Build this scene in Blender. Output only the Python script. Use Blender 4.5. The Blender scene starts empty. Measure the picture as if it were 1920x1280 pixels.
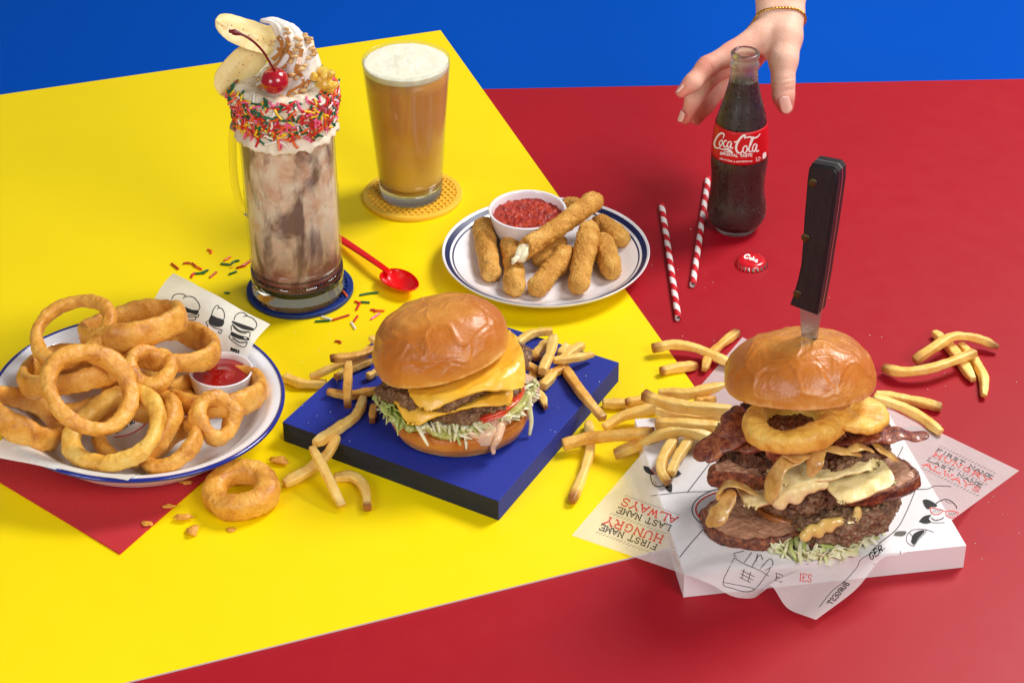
import bpy, bmesh, math, random
import numpy as np
from mathutils import Vector, Matrix, noise
from mathutils.bvhtree import BVHTree
# ---------------------------------------------------------------- camera, world, lights (all lengths below are in cm, stored in metres)
scene = bpy.context.scene
CM = 0.01
F_PX, PITCH, ROLL = 4016.0, math.radians(33.97), math.radians(-0.65)
CAM = Vector((0, -148.0, 100.0))
_fw = Vector((0, math.cos(PITCH), -math.sin(PITCH))); _rt = Vector((1, 0, 0)); _up = _rt.cross(_fw)
RT = _rt*math.cos(ROLL) + _up*math.sin(ROLL)
UP = -_rt*math.sin(ROLL) + _up*math.cos(ROLL)
FW = _fw
cd = bpy.data.cameras.new('camera'); cam = bpy.data.objects.new('camera', cd); scene.collection.objects.link(cam)
cam.matrix_world = Matrix(((RT.x, UP.x, -FW.x, CAM.x*CM), (RT.y, UP.y, -FW.y, CAM.y*CM), (RT.z, UP.z, -FW.z, CAM.z*CM), (0, 0, 0, 1)))
cd.sensor_width = 36; cd.lens = F_PX/1920*36; cd.clip_start = 0.05; cd.clip_end = 50
scene.camera = cam
scene.render.resolution_x, scene.render.resolution_y = 1024, 682
scene.view_settings.view_transform = 'Standard'
try: scene.view_settings.look = 'None'
except Exception: pass
scene.view_settings.exposure = 0.16; scene.view_settings.gamma = 1.0
scene.view_settings.use_curve_mapping = False
scene.render.engine = 'CYCLES'
scene.cycles.use_denoising = True
scene.cycles.max_bounces = 12; scene.cycles.transmission_bounces = 10; scene.cycles.transparent_max_bounces = 12
scene.cycles.sample_clamp_indirect = 6.0
scene.cycles.caustics_refractive = True; scene.cycles.caustics_reflective = False
w = bpy.data.worlds.new('World'); scene.world = w; w.use_nodes = True
w.node_tree.nodes['Background'].inputs[0].default_value = (0.95, 0.97, 1.0, 1)
w.node_tree.nodes['Background'].inputs[1].default_value = 0.16
def area(name, loc, target, sx, sy, power, col=(1, 1, 1), spread=180):
    l = bpy.data.lights.new(name, 'AREA'); l.shape = 'RECTANGLE'; l.size = sx*CM; l.size_y = sy*CM; l.energy = power; l.color = col
    l.spread = math.radians(spread)
    o = bpy.data.objects.new(name, l); scene.collection.objects.link(o)
    o.location = Vector(loc)*CM
    o.rotation_euler = (Vector(target)-Vector(loc)).to_track_quat('-Z', 'Y').to_euler()
    return o
area('key_softbox', (120, 75, 165), (5, 0, 4), 70, 70, 42, (1.0, 0.985, 0.96))
area('front_softbox', (95, -135, 120), (0, -10, 6), 90, 70, 17, (1.0, 0.99, 0.97))
area('side_softbox', (-95, -130, 85), (10, 0, 8), 60, 60, 8, (0.97, 0.98, 1.0))

# ---------------------------------------------------------------- helpers
def ray(px, py):
    return (FW*F_PX + RT*(px-960) + UP*(640-py)).normalized()
def P(px, py, z=0.0):
    d = ray(px, py); return CAM + d*((z-CAM.z)/d.z)
def Q(px, py, y):                       # point on the vertical plane at depth y
    d = ray(px, py); return CAM + d*((y-CAM.y)/d.y)
def proj(p):
    d = Vector(p)-CAM; k = F_PX/d.dot(FW); return (960+d.dot(RT)*k, 640-d.dot(UP)*k)
def height(base, py):                   # z above a ground point at which it projects on row py
    lo, hi = 0.0, 60.0
    for _ in range(40):
        m = (lo+hi)/2
        if proj((base[0], base[1], m))[1] > py: lo = m
        else: hi = m
    return lo
def ppc(p):                             # pixels per centimetre at a point
    return F_PX/(Vector(p)-CAM).dot(FW)
def facing(pt, ratio, phi):             # frame of a disc seen as an ellipse: axis ratio, image direction of its normal
    v = (CAM-Vector(pt)).normalized(); r = RT - v*RT.dot(v); r.normalize(); u = v.cross(r)
    s = math.sqrt(max(0, 1-ratio*ratio)); a = math.radians(phi)
    n = (v*ratio + (r*math.cos(a)+u*math.sin(a))*s).normalized()
    e1 = (r*math.sin(a) - u*math.cos(a)).normalized(); e2 = n.cross(e1)
    return Vector(pt), e1, e2, n
def level(pt, ang=0.0):
    a = math.radians(ang); return Vector(pt), Vector((math.cos(a), math.sin(a), 0)), Vector((-math.sin(a), math.cos(a), 0)), Vector((0, 0, 1))
def frame_n(pt, n):
    n = Vector(n).normalized(); e1 = Vector((1, 0, 0)); e1 = (e1-n*e1.dot(n)).normalized(); return Vector(pt), e1, n.cross(e1), n
def fr(p, s=1.0, o=4, seed=0.0):
    return noise.fractal(Vector(p)*s+Vector((seed*13.7, seed*7.1, -seed*3.3)), 0.6, 2.1, o)
def nz(p, s=1.0, seed=0.0):
    return noise.noise(Vector(p)*s+Vector((seed*11.3, -seed*5.9, seed*2.7)))
def vor(p, s=1.0, seed=0.0):
    return noise.voronoi(Vector(p)*s+Vector((seed*3.1, seed*8.3, seed*1.9)))[0][0]
def sstep(a, b, x):
    t = min(1, max(0, (x-a)/(b-a))); return t*t*(3-2*t)
def catmull(pts, n):
    pts = [Vector(p) for p in pts]
    if len(pts) < 3: return [pts[0].lerp(pts[-1], i/(n-1)) for i in range(n)]
    Pn = [2*pts[0]-pts[1]]+pts+[2*pts[-1]-pts[-2]]; seg = len(pts)-1; out = []
    for i in range(n):
        t = i/(n-1)*seg; k = min(int(t), seg-1); t -= k
        a, b, c, d = Pn[k:k+4]
        out.append(0.5*((2*b)+(c-a)*t+(2*a-5*b+4*c-d)*t*t+(3*b-a-3*c+d)*t*t*t))
    return out
class G:                                # a bag of vertices and faces
    def __init__(s): s.v = []; s.f = []; s.a = {}
    def add(s, v, f, **at):
        n = len(s.v); s.v += [Vector(x) for x in v]; s.f += [tuple(i+n for i in q) for q in f]
        for k, vals in at.items():
            L = s.a.setdefault(k, [0.0]*n); L += [0.0]*(n-len(L)); L += list(vals)
        return s
    def normals(s):
        me = bpy.data.meshes.new('t'); me.from_pydata([tuple(x) for x in s.v], [], s.f); me.update()
        n = np.empty(len(s.v)*3, np.float32); me.vertices.foreach_get('normal', n); bpy.data.meshes.remove(me)
        return n.reshape(-1, 3)
    def disp(s, fn):
        n = s.normals(); s.v = [p+Vector(m.tolist())*fn(p, m) for p, m in zip(s.v, n)]; return s
    def bvh(s): return BVHTree.FromPolygons([tuple(x) for x in s.v], s.f)
def obj(name, g, mat, parent=None, smooth=True, autosmooth=None, loc=None):
    if parent is not None: o0 = Vector(parent['cm_loc'])
    elif loc is not None: o0 = Vector(loc)
    else:
        a = np.array([tuple(x) for x in g.v]); o0 = Vector(((a[:, 0].min()+a[:, 0].max())/2, (a[:, 1].min()+a[:, 1].max())/2, a[:, 2].min()))
    me = bpy.data.meshes.new(name)
    me.from_pydata([tuple((x-o0)*CM) for x in g.v], [], g.f)
    if smooth: me.polygons.foreach_set('use_smooth', [True]*len(me.polygons))
    for k, vals in g.a.items():
        vals = list(vals)+[0.0]*(len(g.v)-len(vals))
        at = me.attributes.new(k, 'FLOAT', 'POINT'); at.data.foreach_set('value', vals)
    me.update(); me.materials.append(mat)
    if autosmooth is not None: me.set_sharp_from_angle(angle=math.radians(autosmooth))
    o = bpy.data.objects.new(name, me); scene.collection.objects.link(o)
    if parent is not None: o.parent = parent
    else: o.location = o0*CM
    o['cm_loc'] = list(o0)
    return o
def tag(o, label=None, cat=None, group=None, kind=None):
    if label: o['label'] = label
    if cat: o['category'] = cat
    if group: o['group'] = group
    if kind: o['kind'] = kind
    return o
def thing(name, loc, label, cat, group=None):
    o = bpy.data.objects.new(name, None); scene.collection.objects.link(o); o.empty_display_size = 0.01
    o.location = Vector(loc)*CM; o['cm_loc'] = list(loc)
    return tag(o, label, cat, group)
# ---- shapes
def lathe(prof, fra, n=64, rad=None, close=False, cap=True):
    o, e1, e2, nn = fra; V = []; Fc = []; m = len(prof)
    for (r, z) in prof:
        for j in range(n):
            t = 2*math.pi*j/n; rr = r*(rad(t, z) if rad else 1.0)
            V.append(o+e1*(rr*math.cos(t))+e2*(rr*math.sin(t))+nn*z)
    for i in range(m-1+(1 if close else 0)):
        for j in range(n):
            a = i*n+j; b = i*n+(j+1) % n; c = ((i+1) % m)*n+(j+1) % n; d = ((i+1) % m)*n+j
            Fc.append((a, b, c, d))
    g = G().add(V, Fc)
    if cap and not close:                       # close poles that are not on the axis
        if prof[0][0] > 1e-4: g.f.append(tuple(reversed(range(n))))
        if prof[-1][0] > 1e-4: g.f.append(tuple((m-1)*n+j for j in range(n)))
    return g
def smooth_prof(pts, n):
    return [(max(0.0, p.x), p.y) for p in catmull([Vector((a, b, 0)) for a, b in pts], n)]
def frames(pts):
    T = []
    for i in range(len(pts)):
        a = pts[max(0, i-1)]; b = pts[min(len(pts)-1, i+1)]; T.append((b-a).normalized())
    up = Vector((0, 0, 1)) if abs(T[0].z) < 0.9 else Vector((0, 1, 0))
    x = (up.cross(T[0])).normalized(); out = []
    for t in T:
        x = (x-t*x.dot(t)).normalized(); out.append((x, t.cross(x), t))
    return out
def sweep(pts, rad, seg=12, flat=(1, 1), sq=2.0, roundcap=True, twist=0.0, mod=None, n=None, cap_k=1.0):
    """closed tube; rad: number or fn(t); sq: superellipse power of the section"""
    pts = catmull(pts, n or max(8, 6*len(pts))) ; rf = rad if callable(rad) else (lambda t: rad)
    N = len(pts); fs = frames(pts); rings = []
    L = [0.0]
    for i in range(1, N): L.append(L[-1]+(pts[i]-pts[i-1]).length)
    tot = L[-1] or 1.0
    st = []
    if roundcap:
        r0 = rf(0)*cap_k
        for k in (0.05, 0.35, 0.7, 0.92): st.append((pts[0]-fs[0][2]*(r0*math.sqrt(1-k*k)), fs[0], rf(0)*k, 0.0))
    for i in range(N): st.append((pts[i], fs[i], rf(L[i]/tot), L[i]/tot))
    if roundcap:
        r1 = rf(1)*cap_k
        for k in (0.92, 0.7, 0.35, 0.05): st.append((pts[-1]+fs[-1][2]*(r1*math.sqrt(1-k*k)), fs[-1], rf(1)*k, 1.0))
    V = []; T = []
    for (c, (x, y, t), r, tt) in st:
        for j in range(seg):
            a = 2*math.pi*j/seg; ca, sa = math.cos(a), math.sin(a)
            k = (abs(ca)**sq+abs(sa)**sq)**(-1/sq) if sq != 2 else 1.0
            if mod: k *= mod(a, tt)
            aa = a+twist*tt; ca, sa = math.cos(aa)*k, math.sin(aa)*k
            V.append(c+x*(r*ca*flat[0])+y*(r*sa*flat[1])); T.append(tt)
    Fc = []
    for i in range(len(st)-1):
        for j in range(seg):
            Fc.append((i*seg+j, i*seg+(j+1) % seg, (i+1)*seg+(j+1) % seg, (i+1)*seg+j))
    Fc.append(tuple(reversed(range(seg)))); Fc.append(tuple((len(st)-1)*seg+j for j in range(seg)))
    return G().add(V, Fc, t=T)
def box(corners_bottom, h, bev=0.05):   # prism on a quad with bevelled edges
    bm = bmesh.new(); b = [bm.verts.new(Vector(c)) for c in corners_bottom]; t = [bm.verts.new(Vector(c)+Vector((0, 0, h))) for c in corners_bottom]
    bm.faces.new(b[::-1]); bm.faces.new(t); n = len(b)
    for i in range(n): bm.faces.new((b[i], b[(i+1) % n], t[(i+1) % n], t[i]))
    if bev: bmesh.ops.bevel(bm, geom=bm.edges[:], offset=bev, segments=2, affect='EDGES', profile=0.7)
    bmesh.ops.recalc_face_normals(bm, faces=bm.faces)
    bm.verts.index_update(); g = G().add([v.co.copy() for v in bm.verts], [tuple(v.index for v in f.verts) for f in bm.faces]); bm.free(); return g
def sheet(fn, nu, nv, thick=0.0):       # grid surface from fn(u,v), optionally with thickness
    V = [Vector(fn(i/nu, j/nv)) for i in range(nu+1) for j in range(nv+1)]
    Fc = [(i*(nv+1)+j, (i+1)*(nv+1)+j, (i+1)*(nv+1)+j+1, i*(nv+1)+j+1) for i in range(nu) for j in range(nv)]
    g = G().add(V, Fc)
    if thick:
        n = g.normals(); m = len(V)
        g.v += [p-Vector(k.tolist())*thick for p, k in zip(V, n)]
        g.f += [tuple(reversed([i+m for i in q])) for q in Fc]
        ring = [i*(nv+1) for i in range(nu+1)]+[nu*(nv+1)+j for j in range(1, nv+1)]+[i*(nv+1)+nv for i in range(nu-1, -1, -1)]+[j for j in range(nv-1, 0, -1)]
        for k in range(len(ring)):
            a, b = ring[k], ring[(k+1) % len(ring)]; g.f.append((b, a, a+m, b+m))
    return g
def ico(c, r, sub=2, sc=(1, 1, 1), seed=None, amp=0.25, fq=1.0, fra=None):
    bm = bmesh.new(); bmesh.ops.create_icosphere(bm, subdivisions=sub, radius=1.0)
    V = []
    for v in bm.verts:
        p = v.co.copy(); k = 1.0
        if seed is not None: k += amp*nz(p, fq, seed)*2
        q = Vector((p.x*sc[0], p.y*sc[1], p.z*sc[2]))*(r*k)
        if fra: q = fra[1]*q.x+fra[2]*q.y+fra[3]*q.z
        V.append(Vector(c)+q)
    bm.verts.index_update(); g = G().add(V, [tuple(v.index for v in f.verts) for f in bm.faces]); bm.free(); return g
def join(*gs):
    o = G()
    for g in gs: o.add(g.v, g.f, **{k: (list(v)+[0.0]*(len(g.v)-len(v))) for k, v in g.a.items()})
    return o
def surface_nets(fn, lo, hi, h):
    """polygonise the zero level of fn(X,Y,Z) (numpy) - one smooth continuous skin"""
    ax = [np.arange(lo[i], hi[i]+h, h) for i in range(3)]
    X, Y, Z = np.meshgrid(*ax, indexing='ij'); D = fn(X, Y, Z); S = D < 0
    nx, ny, nzz = [len(a)-1 for a in ax]
    acc = np.zeros((nx, ny, nzz, 3)); cnt = np.zeros((nx, ny, nzz))
    cs = [(i, j, k) for i in (0, 1) for j in (0, 1) for k in (0, 1)]
    def sub(A, c): return A[c[0]:c[0]+nx, c[1]:c[1]+ny, c[2]:c[2]+nzz]
    for a in cs:
        for b in cs:
            if sum(b)-sum(a) == 1 and all(b[q] >= a[q] for q in range(3)):
                da, db = sub(D, a), sub(D, b); m = (da < 0) != (db < 0)
                t = np.where(m, da/np.where(m, da-db, 1), 0)
                for q in range(3): acc[..., q] += np.where(m, a[q]+t*(b[q]-a[q]), 0)
                cnt += m
    act = cnt > 0; idx = -np.ones(act.shape, int); ii = np.argwhere(act); idx[act] = np.arange(len(ii))
    pos = (ii+acc[act]/cnt[act][:, None])*h+np.array(lo)
    faces = []
    for q in range(3):
        o1, o2 = [(1, 2), (2, 0), (0, 1)][q]
        sh = [nx, ny, nzz]; s0 = [slice(0, s) for s in sh]; s1 = list(s0); s1[q] = slice(1, sh[q]+1)
        A = S[tuple(s0)]; B = S[tuple(s1)]
        e = np.argwhere(A != B)
        for c in e:
            if c[o1] == 0 or c[o2] == 0: continue
            u = c.copy(); u[o1] -= 1; v = c.copy(); v[o2] -= 1; uv = u.copy(); uv[o2] -= 1
            qd = [idx[tuple(c)], idx[tuple(u)], idx[tuple(uv)], idx[tuple(v)]]
            if min(qd) < 0: continue
            faces.append(tuple(qd) if A[tuple(c)] else tuple(qd[::-1]))
    return G().add([Vector(p) for p in pos.tolist()], faces)
# ---- drawing on surfaces: outlines traced on the print, laid onto the real surface
def cast(bvh, px, py, off=0.02):
    d = ray(px, py); h = bvh.ray_cast(CAM, d)
    if h[0] is None: return None
    n = h[1] if h[1].dot(d) < 0 else -h[1]
    return h[0]+n*off
def pen(g, pts, wd, bvh, off=0.02, n=None, taper=False, smooth=True):
    p3 = [Vector((a, b, 0)) for a, b in pts]
    q = catmull(p3, n or max(4, int(5*len(pts)))) if (smooth and len(p3) > 2) else p3
    if not smooth or len(p3) == 2:
        r = []
        for a, b in zip(q[:-1], q[1:]):
            k = max(1, int((b-a).length/4)); r += [a.lerp(b, i/k) for i in range(k)]
        q = r+[q[-1]]
    L = []; R = []
    for i, c in enumerate(q):
        t = (q[min(len(q)-1, i+1)]-q[max(0, i-1)]); t.normalize(); nn = Vector((-t.y, t.x, 0)); s = i/(len(q)-1)
        ww = wd(s) if callable(wd) else wd*(1-0.75*abs(2*s-1)**3 if taper else 1)
        L.append(cast(bvh, c.x+nn.x*ww/2, c.y+nn.y*ww/2, off)); R.append(cast(bvh, c.x-nn.x*ww/2, c.y-nn.y*ww/2, off))
    for i in range(len(q)-1):
        if None in (L[i], L[i+1], R[i], R[i+1]): continue
        if (L[i]-L[i+1]).length > 3: continue
        g.add([L[i], L[i+1], R[i+1], R[i]], [(0, 1, 2, 3)])
    return g
def blot(g, pts, bvh, off=0.02):        # a filled patch
    c = Vector((sum(p[0] for p in pts)/len(pts), sum(p[1] for p in pts)/len(pts), 0))
    q = catmull([Vector((a, b, 0)) for a, b in pts]+[Vector((pts[0][0], pts[0][1], 0))], 4*len(pts))[:-1]
    V = [cast(bvh, c.x, c.y, off)]+[cast(bvh, a.x, a.y, off) for a in q]
    if None in V: return g
    n = len(q); return g.add(V, [(0, 1+i, 1+(i+1) % n) for i in range(n)])
SLAB = {
 'A': ([[(0, 0), (.5, 1), (1, 0)], [(.2, .36), (.8, .36)]], [(0, 0), (1, 0)]), 'F': ([[(.1, 0), (.1, 1), (.95, 1), (.95, .78)], [(.1, .52), (.7, .52)]], [(.1, 0), (.06, 1)]),
 'I': ([[(.5, 0), (.5, 1)]], [(.5, 0), (.5, 1)]), 'R': ([[(.12, 0), (.12, 1), (.7, 1), (.9, .85), (.9, .65), (.7, .5), (.12, .5)], [(.5, .5), (.9, 0)]], [(.12, 0), (.1, 1), (.93, 0)]),
 'S': ([[(.9, .72), (.85, .92), (.6, 1), (.3, .98), (.12, .8), (.2, .6), (.5, .5), (.8, .4), (.9, .2), (.7, .02), (.35, 0), (.12, .1), (.08, .3)]], []),
 'T': ([[(.5, 0), (.5, 1)], [(0, .75), (0, 1), (1, 1), (1, .75)]], [(.5, 0)]), 'N': ([[(.1, 0), (.1, 1), (.9, 0), (.9, 1)]], [(.1, 0), (.05, 1), (.9, 1)]),
 'M': ([[(.08, 0), (.08, 1), (.5, .2), (.92, 1), (.92, 0)]], [(.08, 0), (.92, 0), (.04, 1), (.96, 1)]), 'E': ([[(.95, .22), (.95, 0), (.1, 0), (.1, 1), (.95, 1), (.95, .78)], [(.1, .52), (.7, .52)]], [(.06, 0), (.06, 1)]),
 'L': ([[(.1, 1), (.1, 0), (.95, 0), (.95, .28)]], [(.1, 1), (.06, 0)]), 'H': ([[(.12, 0), (.12, 1)], [(.88, 0), (.88, 1)], [(.12, .5), (.88, .5)]], [(.12, 0), (.12, 1), (.88, 0), (.88, 1)]),
 'U': ([[(.1, 1), (.1, .3), (.25, .05), (.5, 0), (.75, .05), (.9, .3), (.9, 1)]], [(.1, 1), (.9, 1)]), 'G': ([[(.9, .75), (.75, .97), (.45, 1), (.15, .8), (.08, .5), (.15, .2), (.45, 0), (.8, .08), (.9, .25), (.9, .48), (.6, .48)]], []),
 'Y': ([[(0, 1), (.5, .48), (1, 1)], [(.5, .48), (.5, 0)]], [(0, 1), (1, 1), (.5, 0)]), 'W': ([[(0, 1), (.25, 0), (.5, .85), (.75, 0), (1, 1)]], [(0, 1), (1, 1)]),
 'B': ([[(.1, 0), (.1, 1), (.7, 1), (.85, .8), (.7, .52), (.1, .52)], [(.7, .52), (.92, .28), (.7, 0), (.1, 0)]], []), 'O': ([[(.5, 0), (.12, .2), (.08, .5), (.12, .8), (.5, 1), (.88, .8), (.92, .5), (.88, .2), (.5, 0)]], []),
 'D': ([[(.1, 0), (.1, 1), (.6, 1), (.9, .75), (.9, .25), (.6, 0), (.1, 0)]], []), 'C': ([[(.9, .78), (.7, 1), (.4, 1), (.1, .75), (.1, .25), (.4, 0), (.7, 0), (.9, .22)]], []),
 'Z': ([[(.1, 1), (.9, 1), (.1, 0), (.9, 0)]], []), '8': ([[(.5, .5), (.15, .75), (.5, 1), (.85, .75), (.5, .5), (.12, .25), (.5, 0), (.88, .25), (.5, .5)]], []),
 '&': ([[(.95, 0), (.3, .75), (.5, 1), (.7, .8), (.15, .3), (.3, 0), (.6, 0), (.9, .4)]], []),
}
def write(g, text, start, end, upv, bvh, wd, serif=True, gap=0.28, off=0.02):
    """text from start to end (photo pixels along the baseline); upv = pixel vector of the letter height"""
    sx, sy = start; dx, dy = end[0]-sx, end[1]-sy
    adv = [0.55 if c in ' I' else 1.0 for c in text]; tot = sum(adv)+gap*(len(text)-1); x = 0
    for c, a in zip(text, adv):
        if c in SLAB:
            st, se = SLAB[c]
            def mp(p, x=x, a=a):
                k = (x+p[0]*a)/tot; return (sx+dx*k+upv[0]*p[1], sy+dy*k+upv[1]*p[1])
            for s in st: pen(g, [mp(p) for p in s], wd, bvh, off, smooth=False)
            if serif:
                for p in se: pen(g, [mp((p[0]-.2/a*.9, p[1])), mp((p[0]+.2/a*.9, p[1]))], wd*0.9, bvh, off, smooth=False)
        x += a+gap
    return g
# ---------------------------------------------------------------- materials
def lin(r, g, b):
    f = lambda c: (c/255)/12.92 if c/255 <= 0.04045 else ((c/255+0.055)/1.055)**2.4
    return (f(r), f(g), f(b), 1)
class NT:
    def __init__(s, name):
        s.m = bpy.data.materials.new(name); s.m.use_nodes = True; s.t = s.m.node_tree; s.n = s.t.nodes; s.l = s.t.links
        s.b = s.n['Principled BSDF']; s.out = s.n['Material Output']
        tc = s.n.new('ShaderNodeTexCoord'); mp = s.n.new('ShaderNodeMapping'); mp.inputs['Scale'].default_value = (100, 100, 100)
        s.l.new(tc.outputs['Object'], mp.inputs[0]); s.co = mp.outputs[0]
    def new(s, t, **k):
        n = s.n.new(t)
        for a, b in k.items(): setattr(n, a, b)
        return n
    def link(s, a, b): s.l.new(a, b)
    def noise(s, sc, det=4, rough=0.6, dist=0.0, co=None):
        n = s.new('ShaderNodeTexNoise'); n.inputs['Scale'].default_value = sc; n.inputs['Detail'].default_value = det
        n.inputs['Roughness'].default_value = rough; n.inputs['Distortion'].default_value = dist; s.link(co or s.co, n.inputs['Vector']); return n.outputs['Fac']
    def vor(s, sc, feat='F1', co=None, out='Distance'):
        n = s.new('ShaderNodeTexVoronoi', feature=feat); n.inputs['Scale'].default_value = sc; s.link(co or s.co, n.inputs['Vector']); return n.outputs[out]
    def ramp(s, fac, stops, interp='LINEAR'):
        n = s.new('ShaderNodeValToRGB'); e = n.color_ramp.elements; n.color_ramp.interpolation = interp
        while len(e) < len(stops): e.new(0.5)
        for k, (p, c) in enumerate(stops): e[k].position = p; e[k].color = c if len(c) == 4 else (*c, 1)
        s.link(fac, n.inputs[0]); return n.outputs[0]
    def mix(s, fac, a, b, blend='MIX'):
        n = s.new('ShaderNodeMix', data_type='RGBA', blend_type=blend)
        for sock, v in ((n.inputs[0], fac), (n.inputs[6], a), (n.inputs[7], b)):
            if isinstance(v, (int, float)): sock.default_value = v
            elif isinstance(v, tuple): sock.default_value = v
            else: s.link(v, sock)
        return n.outputs[2]
    def math(s, op, a, b=0.0, clamp=False):
        n = s.new('ShaderNodeMath', operation=op); n.use_clamp = clamp
        for i, v in enumerate((a, b)):
            if isinstance(v, (int, float)): n.inputs[i].default_value = v
            else: s.link(v, n.inputs[i])
        return n.outputs[0]
    def attr(s, name):
        n = s.new('ShaderNodeAttribute'); n.attribute_name = name; return n.outputs['Fac']
    def bump(s, h, dist_cm, strength=1.0, prev=None):
        n = s.new('ShaderNodeBump'); n.inputs['Distance'].default_value = dist_cm*CM; n.inputs['Strength'].default_value = strength
        s.link(h, n.inputs['Height'])
        if prev: s.link(prev, n.inputs['Normal'])
        s.link(n.outputs[0], s.b.inputs['Normal']); return n.outputs[0]
    def set(s, **k):
        names = dict(col='Base Color', rough='Roughness', metal='Metallic', spec='Specular IOR Level', trans='Transmission Weight', ior='IOR', coat='Coat Weight', coatr='Coat Roughness', sss='Subsurface Weight', alpha='Alpha', sheen='Sheen Weight')
        for a, v in k.items():
            i = s.b.inputs[names[a]]
            if isinstance(v, (int, float)): i.default_value = v
            elif isinstance(v, tuple): i.default_value = v
            else: s.link(v, i)
        return s
    def sss(s, w, cm, rad=(1, .5, .25)):
        s.b.inputs['Subsurface Weight'].default_value = w; s.b.inputs['Subsurface Radius'].default_value = rad; s.b.inputs['Subsurface Scale'].default_value = cm*CM; return s
def plain(name, c, rough=0.5, bump=None, var=0.0, **k):
    t = NT(name); c = lin(*c)
    if var:
        f = t.noise(0.8, 5); d = tuple(x*(1-var) for x in c[:3])+(1,); t.set(col=t.ramp(f, [(0.3, d), (0.7, c)]))
    else: t.set(col=c)
    t.set(rough=rough, **k)
    if bump: t.bump(t.noise(bump[0], 4), bump[1])
    return t.m
# board surfaces
def card(name, c, rough, spec=0.5):
    t = NT(name); c = lin(*c); f = t.noise(0.05, 3)
    t.set(col=t.ramp(f, [(0.3, tuple(x*0.965 for x in c[:3])+(1,)), (0.7, c)]))
    t.set(rough=t.ramp(t.noise(0.4, 5), [(0.3, (rough-.04,)*3), (0.7, (rough+.04,)*3)]), spec=spec)
    t.bump(t.noise(14, 3), 0.004); return t.m
m_yellow = card('yellow_card', (252, 222, 0), 0.42, 0.35)
m_red = card('red_card', (166, 12, 30), 0.46, 0.32)
m_blue = card('blue_paper', (0, 74, 176), 0.8, 0.05)
m_edge = plain('card_edge_white', (225, 220, 215), 0.7)
def board_mat():
    t = NT('painted_blue_board'); f = t.noise(9, 5, 0.7)
    t.set(col=t.ramp(f, [(0.3, lin(26, 42, 138)), (0.7, lin(34, 52, 158))]), rough=0.62, spec=0.35); t.bump(f, 0.012); return t.m
m_board = board_mat()
def shaded_side_mat():  # streaky near-black: shade on the board's left sides painted as colour
    t = NT('board_painted_shade'); sx = t.new('ShaderNodeMapping'); sx.inputs['Scale'].default_value = (0.6, 0.6, 14); t.link(t.co, sx.inputs[0])
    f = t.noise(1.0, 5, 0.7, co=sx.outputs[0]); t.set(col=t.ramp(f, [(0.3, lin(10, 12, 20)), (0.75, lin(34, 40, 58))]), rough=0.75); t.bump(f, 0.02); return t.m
m_block = plain('white_block_paint', (236, 230, 232), 0.55, (6, 0.01))
# food
def fried(name, light, mid, dark, f1=0.55, bump=0.05, endcol=None, rough=0.42):
    t = NT(name); a = t.noise(f1, 5, 0.62, 0.3); b = t.noise(6, 4, 0.7)
    c = t.ramp(a, [(0.28, dark), (0.47, mid), (0.72, light)]); c = t.mix(t.ramp(b, [(0.5, (0, 0, 0)), (0.75, (1, 1, 1))]), c, t.mix(0.55, c, dark))
    if endcol: c = t.mix(t.attr('end'), c, endcol)
    t.set(col=c, rough=rough, spec=0.45, coat=0.12); t.b.inputs['Coat Roughness'].default_value = 0.25
    t.sss(0.12, 0.25, (1, .55, .2))
    h = t.math('ADD', t.noise(3.2, 6, 0.65), t.math('MULTIPLY', t.vor(4.5), 0.35)); t.bump(h, bump); return t.m
m_ring = fried('fried_batter', lin(244, 190, 90), lin(228, 160, 62), lin(180, 104, 32), bump=0.07)
m_ring2 = fried('pale_batter', lin(250, 214, 116), lin(238, 184, 78), lin(206, 138, 44), bump=0.06)
m_fry = fried('fried_potato', lin(255, 226, 146), lin(250, 206, 112), lin(232, 168, 66), f1=0.35, bump=0.03, endcol=lin(156, 94, 40))
m_fry2 = fried('fried_potato_browned', lin(248, 206, 118), lin(236, 176, 78), lin(196, 118, 36), f1=0.35, bump=0.035, endcol=lin(128, 70, 28))
def crumbed():
    t = NT('herb_breadcrumb'); a = t.noise(0.7, 5, 0.6); f = t.noise(7, 3, 0.7)
    c = t.ramp(a, [(0.3, lin(196, 132, 48)), (0.52, lin(222, 162, 72)), (0.72, lin(240, 192, 104))])
    c = t.mix(t.ramp(f, [(0.35, (1, 1, 1)), (0.5, (0, 0, 0))]), c, t.mix(0.5, c, lin(140, 80, 30)))
    v = t.new('ShaderNodeTexVoronoi'); v.inputs['Scale'].default_value = 3.4; t.link(t.co, v.inputs[0])
    sp = t.ramp(v.outputs['Distance'], [(0.10, (1, 1, 1)), (0.17, (0, 0, 0))]); pick = t.ramp(v.outputs['Color'], [(0.42, (1, 1, 1)), (0.46, (0, 0, 0))])
    c = t.mix(t.math('MULTIPLY', sp, pick), c, lin(66, 72, 22))
    t.set(col=c, rough=0.6, spec=0.35); t.sss(0.1, 0.2, (1, .5, .2)); t.bump(t.math('ADD', t.noise(7, 5, 0.7), t.vor(9)), 0.06); return t.m
m_crumb = crumbed()
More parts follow.
